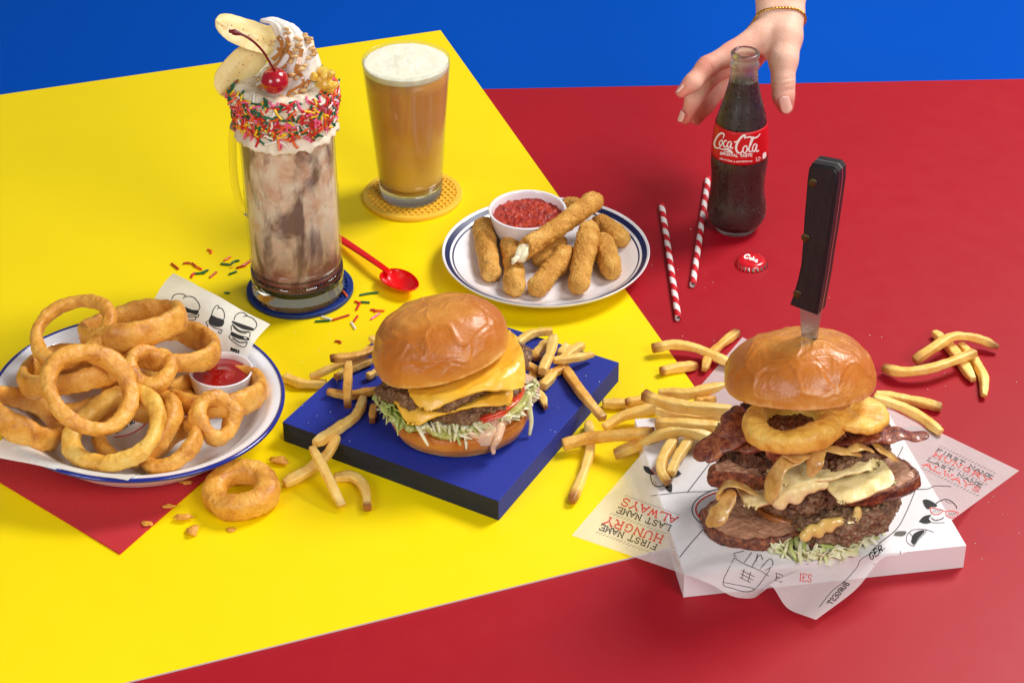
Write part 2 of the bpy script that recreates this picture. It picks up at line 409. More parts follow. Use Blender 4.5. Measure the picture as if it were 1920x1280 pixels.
def bun_mat(name, warm=1.0):
    t = NT(name); h = t.attr('h'); a = t.noise(0.55, 5, 0.6)
    k = t.math('ADD', h, t.math('MULTIPLY', t.math('SUBTRACT', a, 0.5), 0.55))
    c = t.ramp(k, [(0.0, lin(240, 196, 124)), (0.10, lin(214, 146, 62)), (0.4, lin(194, 112, 32)), (0.8, lin(194, 112, 32)), (1.0, lin(214, 142, 58))])  # last stop lightens the crown, a highlight painted into the crust
    sp = t.ramp(t.vor(2.6), [(0.03, (1, 1, 1)), (0.09, (0, 0, 0))]); c = t.mix(t.math('MULTIPLY', sp, 0.35), c, lin(238, 190, 120))
    t.set(col=c, rough=t.ramp(t.noise(1.4, 5), [(0.35, (.30,)*3), (0.7, (.48,)*3)]), spec=0.5, coat=0.22); t.b.inputs['Coat Roughness'].default_value = 0.2
    t.sss(0.15, 0.3, (1, .5, .2)); t.bump(t.math('ADD', t.noise(5, 5, 0.6), t.math('MULTIPLY', t.noise(1.3, 3, 0.5, 1.5), 0.9)), 0.04); return t.m
m_bun = bun_mat('brioche_crust')
def meat(name, dark, mid, light, rough=0.42, sc=1.6):
    t = NT(name); a = t.noise(sc, 8, 0.7, 0.4); v = t.vor(4.5)
    c = t.ramp(a, [(0.32, dark), (0.5, mid), (0.68, light)]); c = t.mix(t.ramp(v, [(0.0, (0, 0, 0)), (0.55, (.45,)*3)]), c, dark)
    t.set(col=c, rough=rough, spec=0.5, coat=0.15); t.b.inputs['Coat Roughness'].default_value = 0.3
    t.bump(t.math('ADD', t.noise(6, 5, 0.7), t.math('MULTIPLY', v, -1.0)), 0.10); return t.m
m_patty = meat('grilled_minced_beef', lin(60, 36, 22), lin(148, 100, 66), lin(212, 168, 122))
m_patty2 = meat('pale_minced_beef', lin(78, 52, 36), lin(166, 124, 90), lin(222, 184, 144))
m_bark = meat('smoked_meat_bark', lin(50, 26, 16), lin(132, 72, 42), lin(190, 120, 76), 0.33)
def slice_mat():
    t = NT('brisket_slice'); e = t.attr('edge'); mp = t.new('ShaderNodeMapping'); mp.inputs['Scale'].default_value = (2.2, 5.0, 5.0); mp.inputs['Rotation'].default_value = (0, 0.3, 0.5); t.link(t.co, mp.inputs[0])
    g = t.noise(1.0, 8, 0.75, 0.2, co=mp.outputs[0]); c = t.ramp(g, [(0.3, lin(150, 96, 74)), (0.5, lin(196, 142, 110)), (0.7, lin(222, 178, 144))])
    k = t.ramp(t.math('ADD', e, t.math('MULTIPLY', t.math('SUBTRACT', t.noise(1.5, 5), 0.5), 0.5)), [(0.42, (0, 0, 0)), (0.62, (1, 1, 1))])
    d = t.ramp(t.noise(2.4, 6, 0.7), [(0.35, lin(46, 22, 14)), (0.5, lin(122, 60, 36)), (0.68, lin(186, 112, 68))])
    t.set(col=t.mix(k, c, d), rough=0.38, spec=0.5, coat=0.25); t.bump(t.math('ADD', g, t.math('MULTIPLY', t.noise(5, 5, 0.7), k)), 0.07); return t.m
m_slice = slice_mat()
def bacon_mat():
    t = NT('crisp_bacon'); f = t.noise(1.6, 6, 0.7, 0.6); t.set(col=t.ramp(f, [(0.3, lin(62, 20, 14)), (0.48, lin(128, 54, 32)), (0.62, lin(178, 104, 60)), (0.75, lin(214, 150, 96))]), rough=0.25, spec=0.6, coat=0.4)
    t.bump(t.noise(4, 5, 0.7), 0.09); return t.m
m_bacon = bacon_mat()
def soft(name, c1, c2, rough, ss, cm, rad=(1, .6, .2), fq=0.7, bump=0.02, coat=0.2):
    t = NT(name); t.set(col=t.ramp(t.noise(fq, 4), [(0.3, lin(*c1)), (0.7, lin(*c2))]), rough=rough, coat=coat); t.b.inputs['Coat Roughness'].default_value = 0.15
    t.sss(ss, cm, rad); t.bump(t.noise(3, 4), bump); return t.m
m_cheese = soft('orange_cheese', (240, 178, 42), (248, 200, 76), 0.34, 0.2, 0.3, (1, .6, .1))
m_cheese2 = soft('pale_melted_cheese', (240, 214, 142), (250, 232, 176), 0.25, 0.2, 0.3, (1, .75, .45), fq=1.4, bump=0.08)
m_mozz = soft('white_cheese', (236, 222, 178), (250, 240, 208), 0.35, 0.4, 0.4, bump=0.08)
m_mustard = soft('onion_glaze', (224, 186, 96), (244, 216, 140), 0.2, 0.5, 0.4, coat=0.5)
m_onion = soft('caramelised_onion', (184, 128, 54), (236, 200, 122), 0.18, 0.5, 0.4, (1, .7, .3), fq=1.0, coat=0.6)
m_lett = soft('shredded_lettuce', (218, 216, 152), (246, 242, 214), 0.35, 0.35, 0.3, (.7, 1, .3), fq=0.8)
m_lettd = soft('green_lettuce_leaf', (150, 172, 72), (206, 212, 136), 0.35, 0.3, 0.3, (.7, 1, .3), fq=1.2)
m_sauce = soft('pink_burger_sauce', (226, 178, 144), (240, 204, 172), 0.22, 0.3, 0.3, coat=0.4)
m_tomato = soft('tomato_flesh', (196, 44, 24), (222, 84, 44), 0.2, 0.4, 0.4, (1, .3, .1), coat=0.5)
m_pickle = soft('pickle_skin', (150, 150, 60), (206, 204, 130), 0.25, 0.4, 0.4, (.8, 1, .2), fq=1.6, coat=0.4)
m_redonion = soft('red_onion', (128, 26, 66), (206, 150, 176), 0.25, 0.3, 0.3, fq=1.5, coat=0.4)
m_cream = soft('whipped_cream', (228, 220, 208), (238, 232, 222), 0.5, 0.3, 0.5, (1, .9, .8), bump=0.03, coat=0.0)
m_frost = soft('vanilla_frosting', (228, 212, 184), (238, 226, 204), 0.5, 0.3, 0.3, (1, .85, .6), bump=0.05, coat=0.0)
m_nut = soft('chopped_nut', (200, 150, 86), (236, 200, 140), 0.45, 0.15, 0.2, fq=2.0, bump=0.08)
m_caramel = soft('caramel_sauce', (178, 104, 34), (206, 138, 62), 0.12, 0.4, 0.2, coat=0.7)
m_leaf = soft('crisp_lettuce', (214, 214, 146), (242, 240, 208), 0.3, 0.35, 0.3, (.7, 1, .3), fq=0.9)
m_pine = soft('crushed_pineapple', (222, 172, 40), (244, 208, 92), 0.15, 0.5, 0.4, coat=0.6, bump=0.06)
def banana_mat():
    t = NT('banana_flesh'); e = t.attr('edge'); c = t.ramp(t.noise(0.8, 5), [(0.3, lin(240, 214, 140)), (0.7, lin(248, 230, 172))])
    sp = t.ramp(t.vor(3.2), [(0.12, (1, 1, 1)), (0.22, (0, 0, 0))]); mid = t.ramp(e, [(0.0, (1, 1, 1)), (0.20, (1, 1, 1)), (0.34, (0, 0, 0))])
    c = t.mix(t.math('MULTIPLY', mid, 0.35), c, lin(224, 180, 100)); c = t.mix(t.math('MULTIPLY', sp, mid), c, lin(84, 52, 24))
    c = t.mix(t.ramp(e, [(0.9, (0, 0, 0)), (1.0, (1, 1, 1))]), c, lin(232, 200, 120))
    t.set(col=c, rough=0.35, coat=0.2); t.sss(0.3, 0.4, (1, .8, .4)); t.bump(t.noise(3, 5), 0.03); return t.m
m_banana = banana_mat()
m_cherry = soft('glazed_cherry', (166, 4, 26), (186, 8, 34), 0.22, 0.3, 0.3, (1, .1, .1), coat=0.8, bump=0.01)
m_stem = plain('cherry_stem', (112, 12, 24), 0.4)
m_ketchup = soft('ketchup', (140, 8, 10), (164, 16, 14), 0.1, 0.2, 0.2, (1, .1, .05), coat=0.9, bump=0.06)
def marinara():
    t = NT('marinara_sauce'); f = t.noise(1.8, 7, 0.7, 0.4); t.set(col=t.ramp(f, [(0.3, lin(112, 10, 1)), (0.5, lin(168, 30, 2)), (0.63, lin(198, 62, 6)), (0.78, lin(222, 104, 26))]), rough=0.35, coat=0.12); t.sss(0.08, 0.1, (1, .3, .1)); t.bump(f, 0.2); return t.m
m_marinara = marinara()
m_sauce_dark = m_ketchup
SPR = {'green': (0, 92, 52), 'red': (206, 20, 30), 'orange': (240, 96, 24), 'yellow': (246, 206, 30), 'pink': (240, 98, 150), 'white': (244, 236, 226), 'brick': (184, 44, 20)}
m_spr = {k: plain('sprinkle_'+k, v, 0.35, coat=0.2) for k, v in SPR.items()}
# ware
m_enamel = plain('white_enamel', (238, 238, 242), 0.12, coat=0.5); m_enblue = plain('blue_enamel_rim', (22, 40, 140), 0.15, coat=0.5)
m_china = plain('white_china', (240, 236, 240), 0.14, coat=0.6); m_navy = plain('navy_glaze', (14, 24, 78), 0.4)
m_blackink = plain('black_ink', (30, 28, 28), 0.7); m_redink = plain('red_ink', (214, 62, 52), 0.7); m_greyink = plain('grey_ink', (96, 90, 84), 0.7)
m_coast_y = plain('yellow_silicone', (246, 196, 60), 0.55, (8, 0.01)); m_coast_b = plain('blue_silicone', (10, 44, 120), 0.5, (8, 0.01))
m_spoon = plain('red_plastic', (226, 4, 14), 0.22, coat=0.3)
m_spoon.node_tree.nodes['Principled BSDF'].inputs['Subsurface Weight'].default_value = 0.0
def glass(name, col=(1, 1, 1, 1), rough=0.0, bump=None, ior=1.5):
    t = NT(name); t.set(col=col, rough=rough, trans=1.0, ior=ior)
    if bump: t.bump(t.noise(bump[0], 3), bump[1])
    return t.m
def wall_glass(name, frost=0.0, rough=0.04):
    t = NT(name); n = t.n; tr = n.new('ShaderNodeBsdfTransparent'); tr.inputs[0].default_value = (0.965, 0.975, 0.965, 1); gl = n.new('ShaderNodeBsdfGlossy'); gl.inputs['Roughness'].default_value = rough
    df = n.new('ShaderNodeBsdfDiffuse'); df.inputs[0].default_value = (0.85, 0.86, 0.85, 1); lw = n.new('ShaderNodeLayerWeight'); lw.inputs[0].default_value = 0.5; fz = t.math('ADD', t.math('MULTIPLY', t.math('POWER', lw.outputs['Facing'], 5.0), 0.75), 0.03)
    m0 = n.new('ShaderNodeMixShader'); t.link(t.ramp(t.noise(0.35, 4, 0.6), [(0.3, (frost*.4,)*3), (0.75, (frost*1.5,)*3)]), m0.inputs[0]); t.link(tr.outputs[0], m0.inputs[1]); t.link(df.outputs[0], m0.inputs[2])
    m1 = n.new('ShaderNodeMixShader'); t.link(fz, m1.inputs[0]); t.link(m0.outputs[0], m1.inputs[1]); t.link(gl.outputs[0], m1.inputs[2]); t.link(m1.outputs[0], t.out.inputs[0]); return t.m
m_wall = wall_glass('mug_wall_glass', 0.03, 0.22); m_wallf = wall_glass('cold_wall_glass', 0.035, 0.12)
m_glass = glass('reflection_tinted_glass', (0.86, 0.84, 0.72, 1), 0.03, (0.5, 0.03))  # brownish tint stands in for the drink reflected in the mug base
m_glassf = glass('frosted_cold_glass', (0.97, 0.98, 0.97, 1), 0.16, (12, 0.01))
def bottle_glass():
    t = NT('green_bottle_glass'); r = t.ramp(t.noise(0.7, 4), [(0.35, (.22,)*3), (0.7, (.42,)*3)])
    t.set(col=(0.80, 0.95, 0.86, 1), rough=r, trans=1.0, ior=1.5); dr = t.ramp(t.vor(4.0), [(0.0, (1, 1, 1)), (0.22, (0, 0, 0))]); t.bump(dr, 0.02, 0.8); return t.m
m_bottle = bottle_glass()
m_cola = plain('dark_cola', (72, 44, 44), 0.35); m_label = plain('red_label', (204, 14, 26), 0.4, spec=0.4); m_white = plain('white_print', (244, 240, 236), 0.5)
m_drop = glass('water_drop', (1, 1, 1, 1), 0.0, None, 1.33)
def beer_mat():
    t = NT('amber_beer'); sp = t.new('ShaderNodeSeparateXYZ'); t.link(t.co, sp.inputs[0]); z = t.math('DIVIDE', sp.outputs[2], 14.0)
    k = t.math('ADD', z, t.math('MULTIPLY', t.math('SUBTRACT', t.noise(0.25, 4, 0.5, 1.0), 0.5), 0.35))
    t.set(col=t.ramp(k, [(0.0, lin(244, 196, 66)), (0.3, lin(242, 182, 48)), (0.6, lin(232, 156, 42)), (1.0, lin(232, 158, 60))]), rough=0.3, trans=0.12, ior=1.34); t.sss(0.4, 1.0, (1, .75, .3)); return t.m
m_beer = beer_mat()
m_foam = soft('beer_foam', (244, 236, 208), (252, 247, 228), 0.6, 0.4, 0.4, (1, .9, .7), fq=2, bump=0.06, coat=0.0)
def shake_mat():
    t = NT('banana_split_shake'); sp = t.new('ShaderNodeSeparateXYZ'); t.link(t.co, sp.inputs[0]); z = t.math('DIVIDE', sp.outputs[2], 16.0)
    mp = t.new('ShaderNodeMapping'); mp.inputs['Scale'].default_value = (1, 1, 0.42); t.link(t.co, mp.inputs[0])
    s1 = t.noise(0.42, 4, 0.55, 0.5, co=mp.outputs[0]); s2 = t.noise(0.5, 5, 0.6, 0.6)
    cream = t.mix(t.ramp(s2, [(0.4, (0, 0, 0)), (0.65, (1, 1, 1))]), lin(250, 228, 204), lin(228, 172, 138))
    base = t.mix(t.ramp(z, [(0.22, (1, 1, 1)), (0.55, (0, 0, 0))]), cream, t.ramp(s2, [(0.35, lin(140, 74, 56)), (0.5, lin(214, 158, 136)), (0.65, lin(240, 208, 180))]))
    thr = t.math('ADD', s1, t.math('MULTIPLY', t.math('SUBTRACT', z, 0.45), 0.05))
    ch = t.ramp(thr, [(0.47, (0, 0, 0)), (0.60, (1, 1, 1))]); c = t.mix(t.math('MULTIPLY', ch, 0.9), base, lin(98, 46, 32))
    red = t.ramp(t.math('ADD', z, t.math('MULTIPLY', t.math('SUBTRACT', s2, 0.5), 0.22)), [(0.09, (0, 0, 0)), (0.15, (1, 1, 1)), (0.19, (1, 1, 1)), (0.26, (0, 0, 0))]); c = t.mix(t.math('MULTIPLY', red, 0.75), c, lin(140, 52, 40))
    bot = t.ramp(z, [(0.05, (1, 1, 1)), (0.13, (0, 0, 0))]); c = t.mix(bot, c, lin(132, 112, 48))
    t.set(col=c, rough=0.7, spec=0.1); t.sss(0.15, 0.4, (1, .7, .5)); return t.m
m_shake = shake_mat()
def paper_mat(name, tr=0.38, col=(250, 247, 246)):
    t = NT(name); n = t.n; t.set(col=t.ramp(t.noise(2.0, 6, 0.7), [(0.3, lin(*[c-8 for c in col])), (0.7, lin(*col))]), rough=0.5, spec=0.3)
    h = t.math('ADD', t.noise(0.35, 5, 0.55, 0.8), t.math('MULTIPLY', t.noise(6, 4), 0.06)); t.bump(h, 0.12)
    tp = n.new('ShaderNodeBsdfTransparent'); tl = n.new('ShaderNodeBsdfTranslucent'); tl.inputs[0].default_value = (0.85, 0.82, 0.8, 1)
    m1 = n.new('ShaderNodeMixShader'); m1.inputs[0].default_value = 0.10; t.link(t.b.outputs[0], m1.inputs[1]); t.link(tl.outputs[0], m1.inputs[2])
    m2 = n.new('ShaderNodeMixShader'); m2.inputs[0].default_value = tr; t.link(m1.outputs[0], m2.inputs[1]); t.link(tp.outputs[0], m2.inputs[2])
    t.link(m2.outputs[0], t.out.inputs[0]); return t.m
m_paper = paper_mat('waxed_paper', 0.50); m_paper2 = paper_mat('waxed_basket_paper', 0.18, (244, 240, 232))
def napkin_mat():
    t = NT('red_paper_napkin'); wv = t.new('ShaderNodeTexWave'); wv.inputs['Scale'].default_value = 1.6; wv.inputs['Distortion'].default_value = 0.6; mp = t.new('ShaderNodeMapping'); mp.inputs['Rotation'].default_value = (0, 0, 0.5)
    t.link(t.co, mp.inputs[0]); t.link(mp.outputs[0], wv.inputs[0]); t.set(col=t.ramp(wv.outputs['Fac'], [(0, lin(186, 6, 24)), (1, lin(206, 10, 30))]), rough=0.85, sheen=0.1); t.bump(wv.outputs['Fac'], 0.04); return t.m
m_napkin = napkin_mat()
m_steel = plain('brushed_steel', (190, 186, 180), 0.28, metal=1.0); m_brass = plain('brass_rivet', (96, 82, 56), 0.45, metal=1.0)
m_handle = NT('dark_wood_handle'); 
def handle_mat(t):
    mp = t.new('ShaderNodeMapping'); mp.inputs['Scale'].default_value = (6, 6, 0.5); t.link(t.co, mp.inputs[0]); f = t.noise(1.0, 6, 0.7, co=mp.outputs[0])
    t.set(col=t.ramp(f, [(0.3, lin(20, 16, 18)), (0.6, lin(36, 30, 32)), (0.8, lin(62, 50, 46))]), rough=0.42, spec=0.4); t.bump(f, 0.01); return t.m
m_handle = handle_mat(m_handle)
m_capred = plain('red_bottle_cap_paint', (206, 16, 34), 0.25, coat=0.5)
def straw_mat():
    t = NT('striped_paper_straw'); a = t.attr('stripe'); k = t.math('GREATER_THAN', t.math('FRACT', a), 0.5)
    t.set(col=t.mix(k, lin(240, 232, 230), lin(204, 12, 34)), rough=0.5); t.bump(t.noise(8, 3), 0.006); return t.m
m_straw = straw_mat()
def skin_mat():
    t = NT('skin'); f = t.noise(0.5, 5, 0.6); c = t.ramp(f, [(0.3, lin(236, 186, 160)), (0.7, lin(244, 206, 182))]); c = t.mix(t.attr('pink'), c, lin(226, 128, 110))
    t.set(col=c, rough=0.5, spec=0.35); t.sss(0.22, 0.5, (1, .35, .2)); t.bump(t.math('ADD', t.math('ADD', t.noise(7, 5, 0.7), t.vor(9)), t.math('MULTIPLY', t.noise(1.4, 3), 2.0)), 0.02); return t.m
m_skin = skin_mat(); m_nail = plain('fingernail', (236, 186, 168), 0.18, coat=0.5); m_gold = plain('gold_chain', (226, 176, 84), 0.22, metal=1.0)
m_salt = plain('salt', (240, 236, 230), 0.4)
# ---------------------------------------------------------------- setting
ZY = 0.15
def flat(name, pts, z0, z1, mt, me=None):
    b = box([(p.x, p.y, z0) for p in pts], z1-z0, 0.02); return obj(name, b, mt, smooth=False)
bk = [P(-900, 202.0, -0.05), P(2700, 134.4, -0.05)]
red = flat('red_table_top', [Vector((-130, -120, 0)), Vector((130, -120, 0)), bk[1], bk[0]], -0.3, 0.0, m_red); tag(red, kind='structure')
yq = [P(826, 57, ZY), P(-700, 280.5, ZY), P(-1400, 1683, ZY), P(1478, 971, ZY)]
yel = box([(p.x, p.y, 0.004) for p in yq[::-1]], ZY-0.004, 0.0); yel = obj('yellow_table_top', yel, m_yellow, smooth=False); tag(yel, kind='structure')
yel.data.materials.append(m_edge)
for f in yel.data.polygons:
    if abs(f.normal.z) < 0.5: f.material_index = 1
sw = []
for s in range(0, 41):
    sw.append((-160+s*13.0, -0.4))
blue = sheet(lambda u, v: (-260+520*v, sw[int(round(u*40))][0], sw[int(round(u*40))][1]), 40, 4); obj_b = obj('blue_backdrop', blue, m_blue, loc=(0, 0, -0.4)); tag(obj_b, kind='structure')

# ---------------------------------------------------------------- coasters
def coaster(name, c, R, h, mat, cell, label):
    g = lathe([(0, 0), (R-.08, 0), (R, .06), (R, h-.06), (R-.06, h), (R-.5, h), (R-.55, h-.16), (0, h-.16)], level(c), 96)
    gg = G(); dx = cell*math.sqrt(3); 
    n = int(R/cell)+2
    for i in range(-n, n+1):
        for j in range(-n, n+1):
            x = i*dx+(j % 2)*dx/2; y = j*cell*1.5
            if math.hypot(x, y) > R-.30: continue
            o = c+Vector((x, y, h-.17)); ri, ro = cell*0.74, cell*1.0
            V = []; 
            for k in range(6):
                a = math.pi/6+k*math.pi/3
                for r_, z_ in ((ro, 0.0), (ro, .16), (ri, .165), (ri, 0.0)):
                    p = Vector((r_*math.cos(a), r_*math.sin(a), z_)); q = Vector((x+p.x, y+p.y))
                    if q.length > R-.3: q = q*((R-.3)/q.length)
                    V.append(c+Vector((q.x, q.y, h-.17+z_)))
            Fc = []
            for k in range(6):
                b = 4*k; d = 4*((k+1) % 6)
                Fc += [(b+1, d+1, d+2, b+2), (b+2, d+2, d+3, b+3)]
            gg.add(V, Fc)
    o = obj(name, join(g, gg), mat, smooth=False, loc=c); return tag(o, label, 'coaster')
c_beer = P(774, 369, ZY); c_beer.z = ZY
coaster('honeycomb_coaster', c_beer, 4.6, .42, m_coast_y, .34, 'round yellow honeycomb coaster under the pint of beer')
c_mug = P(563, 545, ZY); c_mug.z = ZY
coaster('honeycomb_coaster', c_mug, 4.62, .42, m_coast_b, .40, 'round dark blue honeycomb coaster under the milkshake mug')

# ---------------------------------------------------------------- pint of beer
b0 = P(771, 362, ZY+.42); zb = ZY+.42
Hb = height(b0, 111)-zb; Rt = 83/ppc((b0.x, b0.y, zb+Hb)); Rb = 57.5/ppc(b0)
fb = level((b0.x, b0.y, zb))
pint = thing('pint_glass', (b0.x, b0.y, zb), 'cold pint glass of amber beer with white foam on yellow coaster', 'beer glass')
rz = lambda z: Rb+(Rt-Rb)*(z/Hb)
out = [(0, 0), (Rb-.15, 0), (Rb, .15)]+[(rz(z), z) for z in np.linspace(.6, Hb-.15, 10)]+[(rz(Hb)-.02, Hb-.05), (rz(Hb)-.1, Hb)]
inn = [(rz(Hb)-.12, Hb-.05)]+[(rz(z)-.1, z) for z in np.linspace(Hb-.3, 1.3, 10)]+[(rz(1)-.5, .95), (0, .9)]
ow = [q for q in out if q[1] >= 1.25]; iw = [q for q in inn if q[1] >= 1.25]
obj('glass', lathe(ow+iw, fb, 96, close=True), m_wallf, pint)
obj('base', lathe([(0, 0), (Rb-.15, 0), (Rb, .15), (rz(.6), .6), (rz(1.2), 1.2), (rz(1.2)-.19, 1.22), (rz(1)-.5, .95), (0, .9)], fb, 96), m_glassf, pint)
zf = height((b0.x, b0.y-rz(Hb-1.0)), 165)-zb
obj('beer', lathe([(0, .96), (rz(1)-.48, 1.0)]+[(rz(z)-.11, z) for z in np.linspace(1.35, zf, 10)]+[(0, zf)], fb, 96), m_beer, pint)
fo = lathe([(0, zf+.01), (rz(zf)-.11, zf+.01)]+[(rz(z)-.11, z) for z in np.linspace(zf+.1, Hb-.35, 5)]+[(r*(rz(Hb-.3)-.13), Hb-.28+.08*math.sin(r*9)*(1-r)) for r in np.linspace(.985, 0.0, 26)], fb, 96)
fo.disp(lambda p, n: .05*nz(p, 1.2, 3)+.03*nz(p, 4, 5) if p.z > zb+Hb-.5 else 0); obj('foam', fo, m_foam, pint)

# ---------------------------------------------------------------- milkshake mug
m0 = P(560, 543, ZY+.42); zm = ZY+.42; m0.z = zm
mug = thing('milkshake_mug', m0, 'tall handled glass mug of chocolate marbled milkshake with sprinkle coated frosting rim', 'milkshake')
fm = level(m0); Hm = height(m0, 197)-zm; Rm = 86.5/ppc((m0.x, m0.y, zm+4)); s_m = Rm
prof = [(0, 0), (Rm-.2, 0), (Rm+.02, .15), (Rm+.05, .7), (Rm-.06, 1.1), (Rm+.04, 1.5)]+[(Rm+.02, z) for z in np.linspace(1.9, 9.8, 6)]+[(Rm+.06, 10.1), (Rm, 10.4)]+[(Rm+.0, z) for z in np.linspace(11, Hm, 6)]
prof += [(Rm-.15, Hm)]+[(Rm-.16, z) for z in np.linspace(Hm-.2, 2.6, 12)]
sp = [q for q in prof if q[1] > 2.55]
obj('glass', lathe(sp, fm, 96, close=True), m_wall, mug)
obj('base', lathe([q for q in prof[:6]]+[(Rm+.02, 1.9), (Rm+.02, 2.5), (Rm-.17, 2.52), (Rm-.3, 1.9), (Rm-.9, 1.2), (Rm-1.8, .95), (0, .85)], fm, 96), m_glass, mug)
# handle: arches out on the left
def hp(px, py, dy=0.0): q = Q(px, py, m0.y+dy); return q
hpts = [hp(476, 222, .3), hp(450, 226), hp(438, 240, -.1), hp(436.5, 290, -.2), hp(441, 345, -.2), hp(453, 385, -.1), hp(470, 402, .1), hp(484, 404, .4)]
obj('handle', sweep(hpts, .40, 16, flat=(1.3, .85), n=60), m_glass, mug)
sh = lathe([(0, .87), (Rm-1.8, .97), (Rm-.89, 1.22), (Rm-.29, 1.92), (Rm-.17, 2.6)]+[(Rm-.165, z) for z in np.linspace(3.2, Hm-.3, 16)]+[(0, Hm-.3)], fm, 80)
obj('milkshake', sh, m_shake, mug)
# frosting collar
zl = height((m0.x, m0.y-Rm), 284)-zm; zh = height((m0.x, m0.y-Rm-.4), 201)-zm
Rf = 100/ppc((m0.x, m0.y, zm+Hm))
cx = (m0.x, m0.y)
pf = smooth_prof([(Rm+.03, zl), (Rm+.35, zl+.05), (Rf-.35, zl+.9), (Rf-.1, zl+2.2), (Rf, zl+3.6), (Rf-.15, zh-.5), (Rf-.7, zh+.1), (Rf-1.6, zh+.2), (1.5, zh-.1), (0, zh)], 46)
fg = lathe(pf, fm, 140)
def frd(p, n):
    a = math.atan2(p.y-cx[1], p.x-cx[0]); z = p.z-zm
    d = .22*nz(p, .9, 2)+.12*fr(p, 1.8, 4, 6)
    return d
fg.disp(frd)
for i, p in enumerate(fg.v):            # ragged lower edge with drips
    z = p.z-zm
    if z < zl+1.4:
        a = math.atan2(p.y-cx[1], p.x-cx[0]); k = (1-(z-zl)/1.4); p.z -= k*(.55*max(0, nz((math.cos(a)*2.6, math.sin(a)*2.6, 3), 1.6))+.35*nz((math.cos(a)*6, math.sin(a)*6, 1), 1.4))
frost = obj('frosting_rim', fg, m_frost, mug)
fbv = fg.bvh()
rnd = random.Random(5); keys = list(SPR); wts = [.22, .25, .15, .12, .15, .09, .04]; protos = {}
SPRL = []
def sprinkle_geo(c, d, n, L, bend=0.0, r=.085):
    d = d.normalized(); s = n.cross(d)
    return sweep([c-d*L/2, c+s*bend*.5, c+d*L/2], r*1.1, 8, n=7)
cands = []
for _ in range(9000):
    if len(cands) >= 560: break
    a = rnd.uniform(math.radians(160), math.radians(400)); z = zl+.5+(zh-zl-.5)*rnd.random()**.8; 
    if rnd.random() < .42 and z < zl+1.2: continue
    d = Vector((math.cos(a), math.sin(a), 0)); o = Vector((cx[0], cx[1], zm+z))+d*9
    h = fbv.ray_cast(o, -d)
    if h[0] is None: continue
    n = h[1] if h[1].dot(d) > 0 else -h[1]
    cp = h[0]+n*rnd.uniform(.03, .16)
    if any((cp-q[0]).length < .14 for q in cands): continue
    t = n.cross(Vector((0, 0, 1))); t.normalize(); u = n.cross(t); b = rnd.uniform(0, math.pi)
    cands.append((cp, t*math.cos(b)+u*math.sin(b)+n*rnd.uniform(-.12, .2), n))
for (cp, d, n) in cands[:]: pass
cands.sort(key=lambda q: -(q[2].dot((CAM-q[0]).normalized())))
rest = {k: G() for k in keys}
for i, (cp, d, n) in enumerate(cands):
    k = rnd.choices(keys, wts)[0]; g = sprinkle_geo(cp, d, n, rnd.uniform(.5, .95), rnd.uniform(-.15, .15))
    if i < 96: obj('sprinkle', g, m_spr[k], mug)['label'] = ('brick red' if k == 'brick' else k)+' sugar sprinkle'
    else: rest[k].add(g.v, g.f)
allr = G(); mi = []
for q, k in enumerate(keys):
    mi += [q]*len(rest[k].f); allr.add(rest[k].v, rest[k].f)
so = obj('sprinkle_coat', allr, m_spr[keys[0]], mug); so['kind'] = 'stuff'
for k in keys[1:]: so.data.materials.append(m_spr[k])
so.data.polygons.foreach_set('material_index', mi)
# whipped cream swirl
yc = m0.y
cpts = [Q(548, 210, yc), Q(545, 180, yc), Q(549, 145, yc+.1), Q(550, 112, yc), Q(546, 84, yc), Q(536, 62, yc), Q(522, 48, yc), Q(508, 40, yc-.1), Q(489, 38.5, yc-.2)]
def crad(t):
    pts = [(0, 3.0), (.14, 2.85), (.3, 2.35), (.46, 1.95), (.6, 1.5), (.72, 1.0), (.83, .58), (.92, .3), (1, .07)]
    for a, b in zip(pts[:-1], pts[1:]):
        if t <= b[0]: return a[1]+(b[1]-a[1])*(t-a[0])/(b[0]-a[0])
    return .07
cg = sweep(cpts, crad, 120, mod=lambda a, t: 1+.34*(abs(math.sin(3.5*a))**.6-.5)*(1-.35*t), twist=5.2, n=110, roundcap=True, cap_k=.3)
cg.disp(lambda p, n: .10*nz(p, 1.3, 8)+.05*nz(p, 3, 2))
# folded tiers
cream = obj('whipped_cream', cg, m_cream, mug); cbv = cg.bvh()
car = G()
for pts in ([(516, 62), (528, 78), (526, 96), (512, 112)], [(533, 62), (541, 84), (530, 104), (520, 120), (502, 132)], [(520, 92), (545, 100), (540, 118), (515, 138), (496, 150)],
            [(566, 92), (560, 118), (556, 135), (566, 142), (568, 158), (545, 172), (540, 182)], [(580, 150), (566, 168), (552, 180), (560, 188)], [(500, 162), (486, 165), (488, 178), (500, 186)], [(572, 70), (584, 84), (588, 105)]):
    pen(car, pts, lambda s: 6.5+2*math.sin(s*7), cbv, .07, n=22)
n_ = len(car.v); car.disp(lambda p, n: 0.0)
obj('caramel_drizzle', car, m_caramel, mug)
npx = [(537, 55), (541, 62), (511, 78), (506, 86), (544, 84), (552, 72), (560, 76), (570, 72), (576, 80), (584, 92), (586, 104), (556, 94), (562, 86), (548, 118), (544, 112), (552, 106), (563, 128), (568, 122), (553, 145), (548, 140), (573, 160), (568, 168), (553, 174), (546, 180), (474, 178), (484, 184), (500, 186), (512, 188), (522, 186), (570, 66), (580, 72), (486, 150), (492, 172), (530, 182), (538, 186), (588, 98), (577, 110)]
for i, (a, b) in enumerate(npx):
    h = cast(cbv, a, b, .12) or Q(a, b, yc-.4)
    obj('chopped_nut', ico(h, rnd.uniform(.22, .38), 1, (1, .8, .55), seed=i+3, amp=.35, fq=1.3, fra=(0, RT, FW, UP)), m_nut, mug)
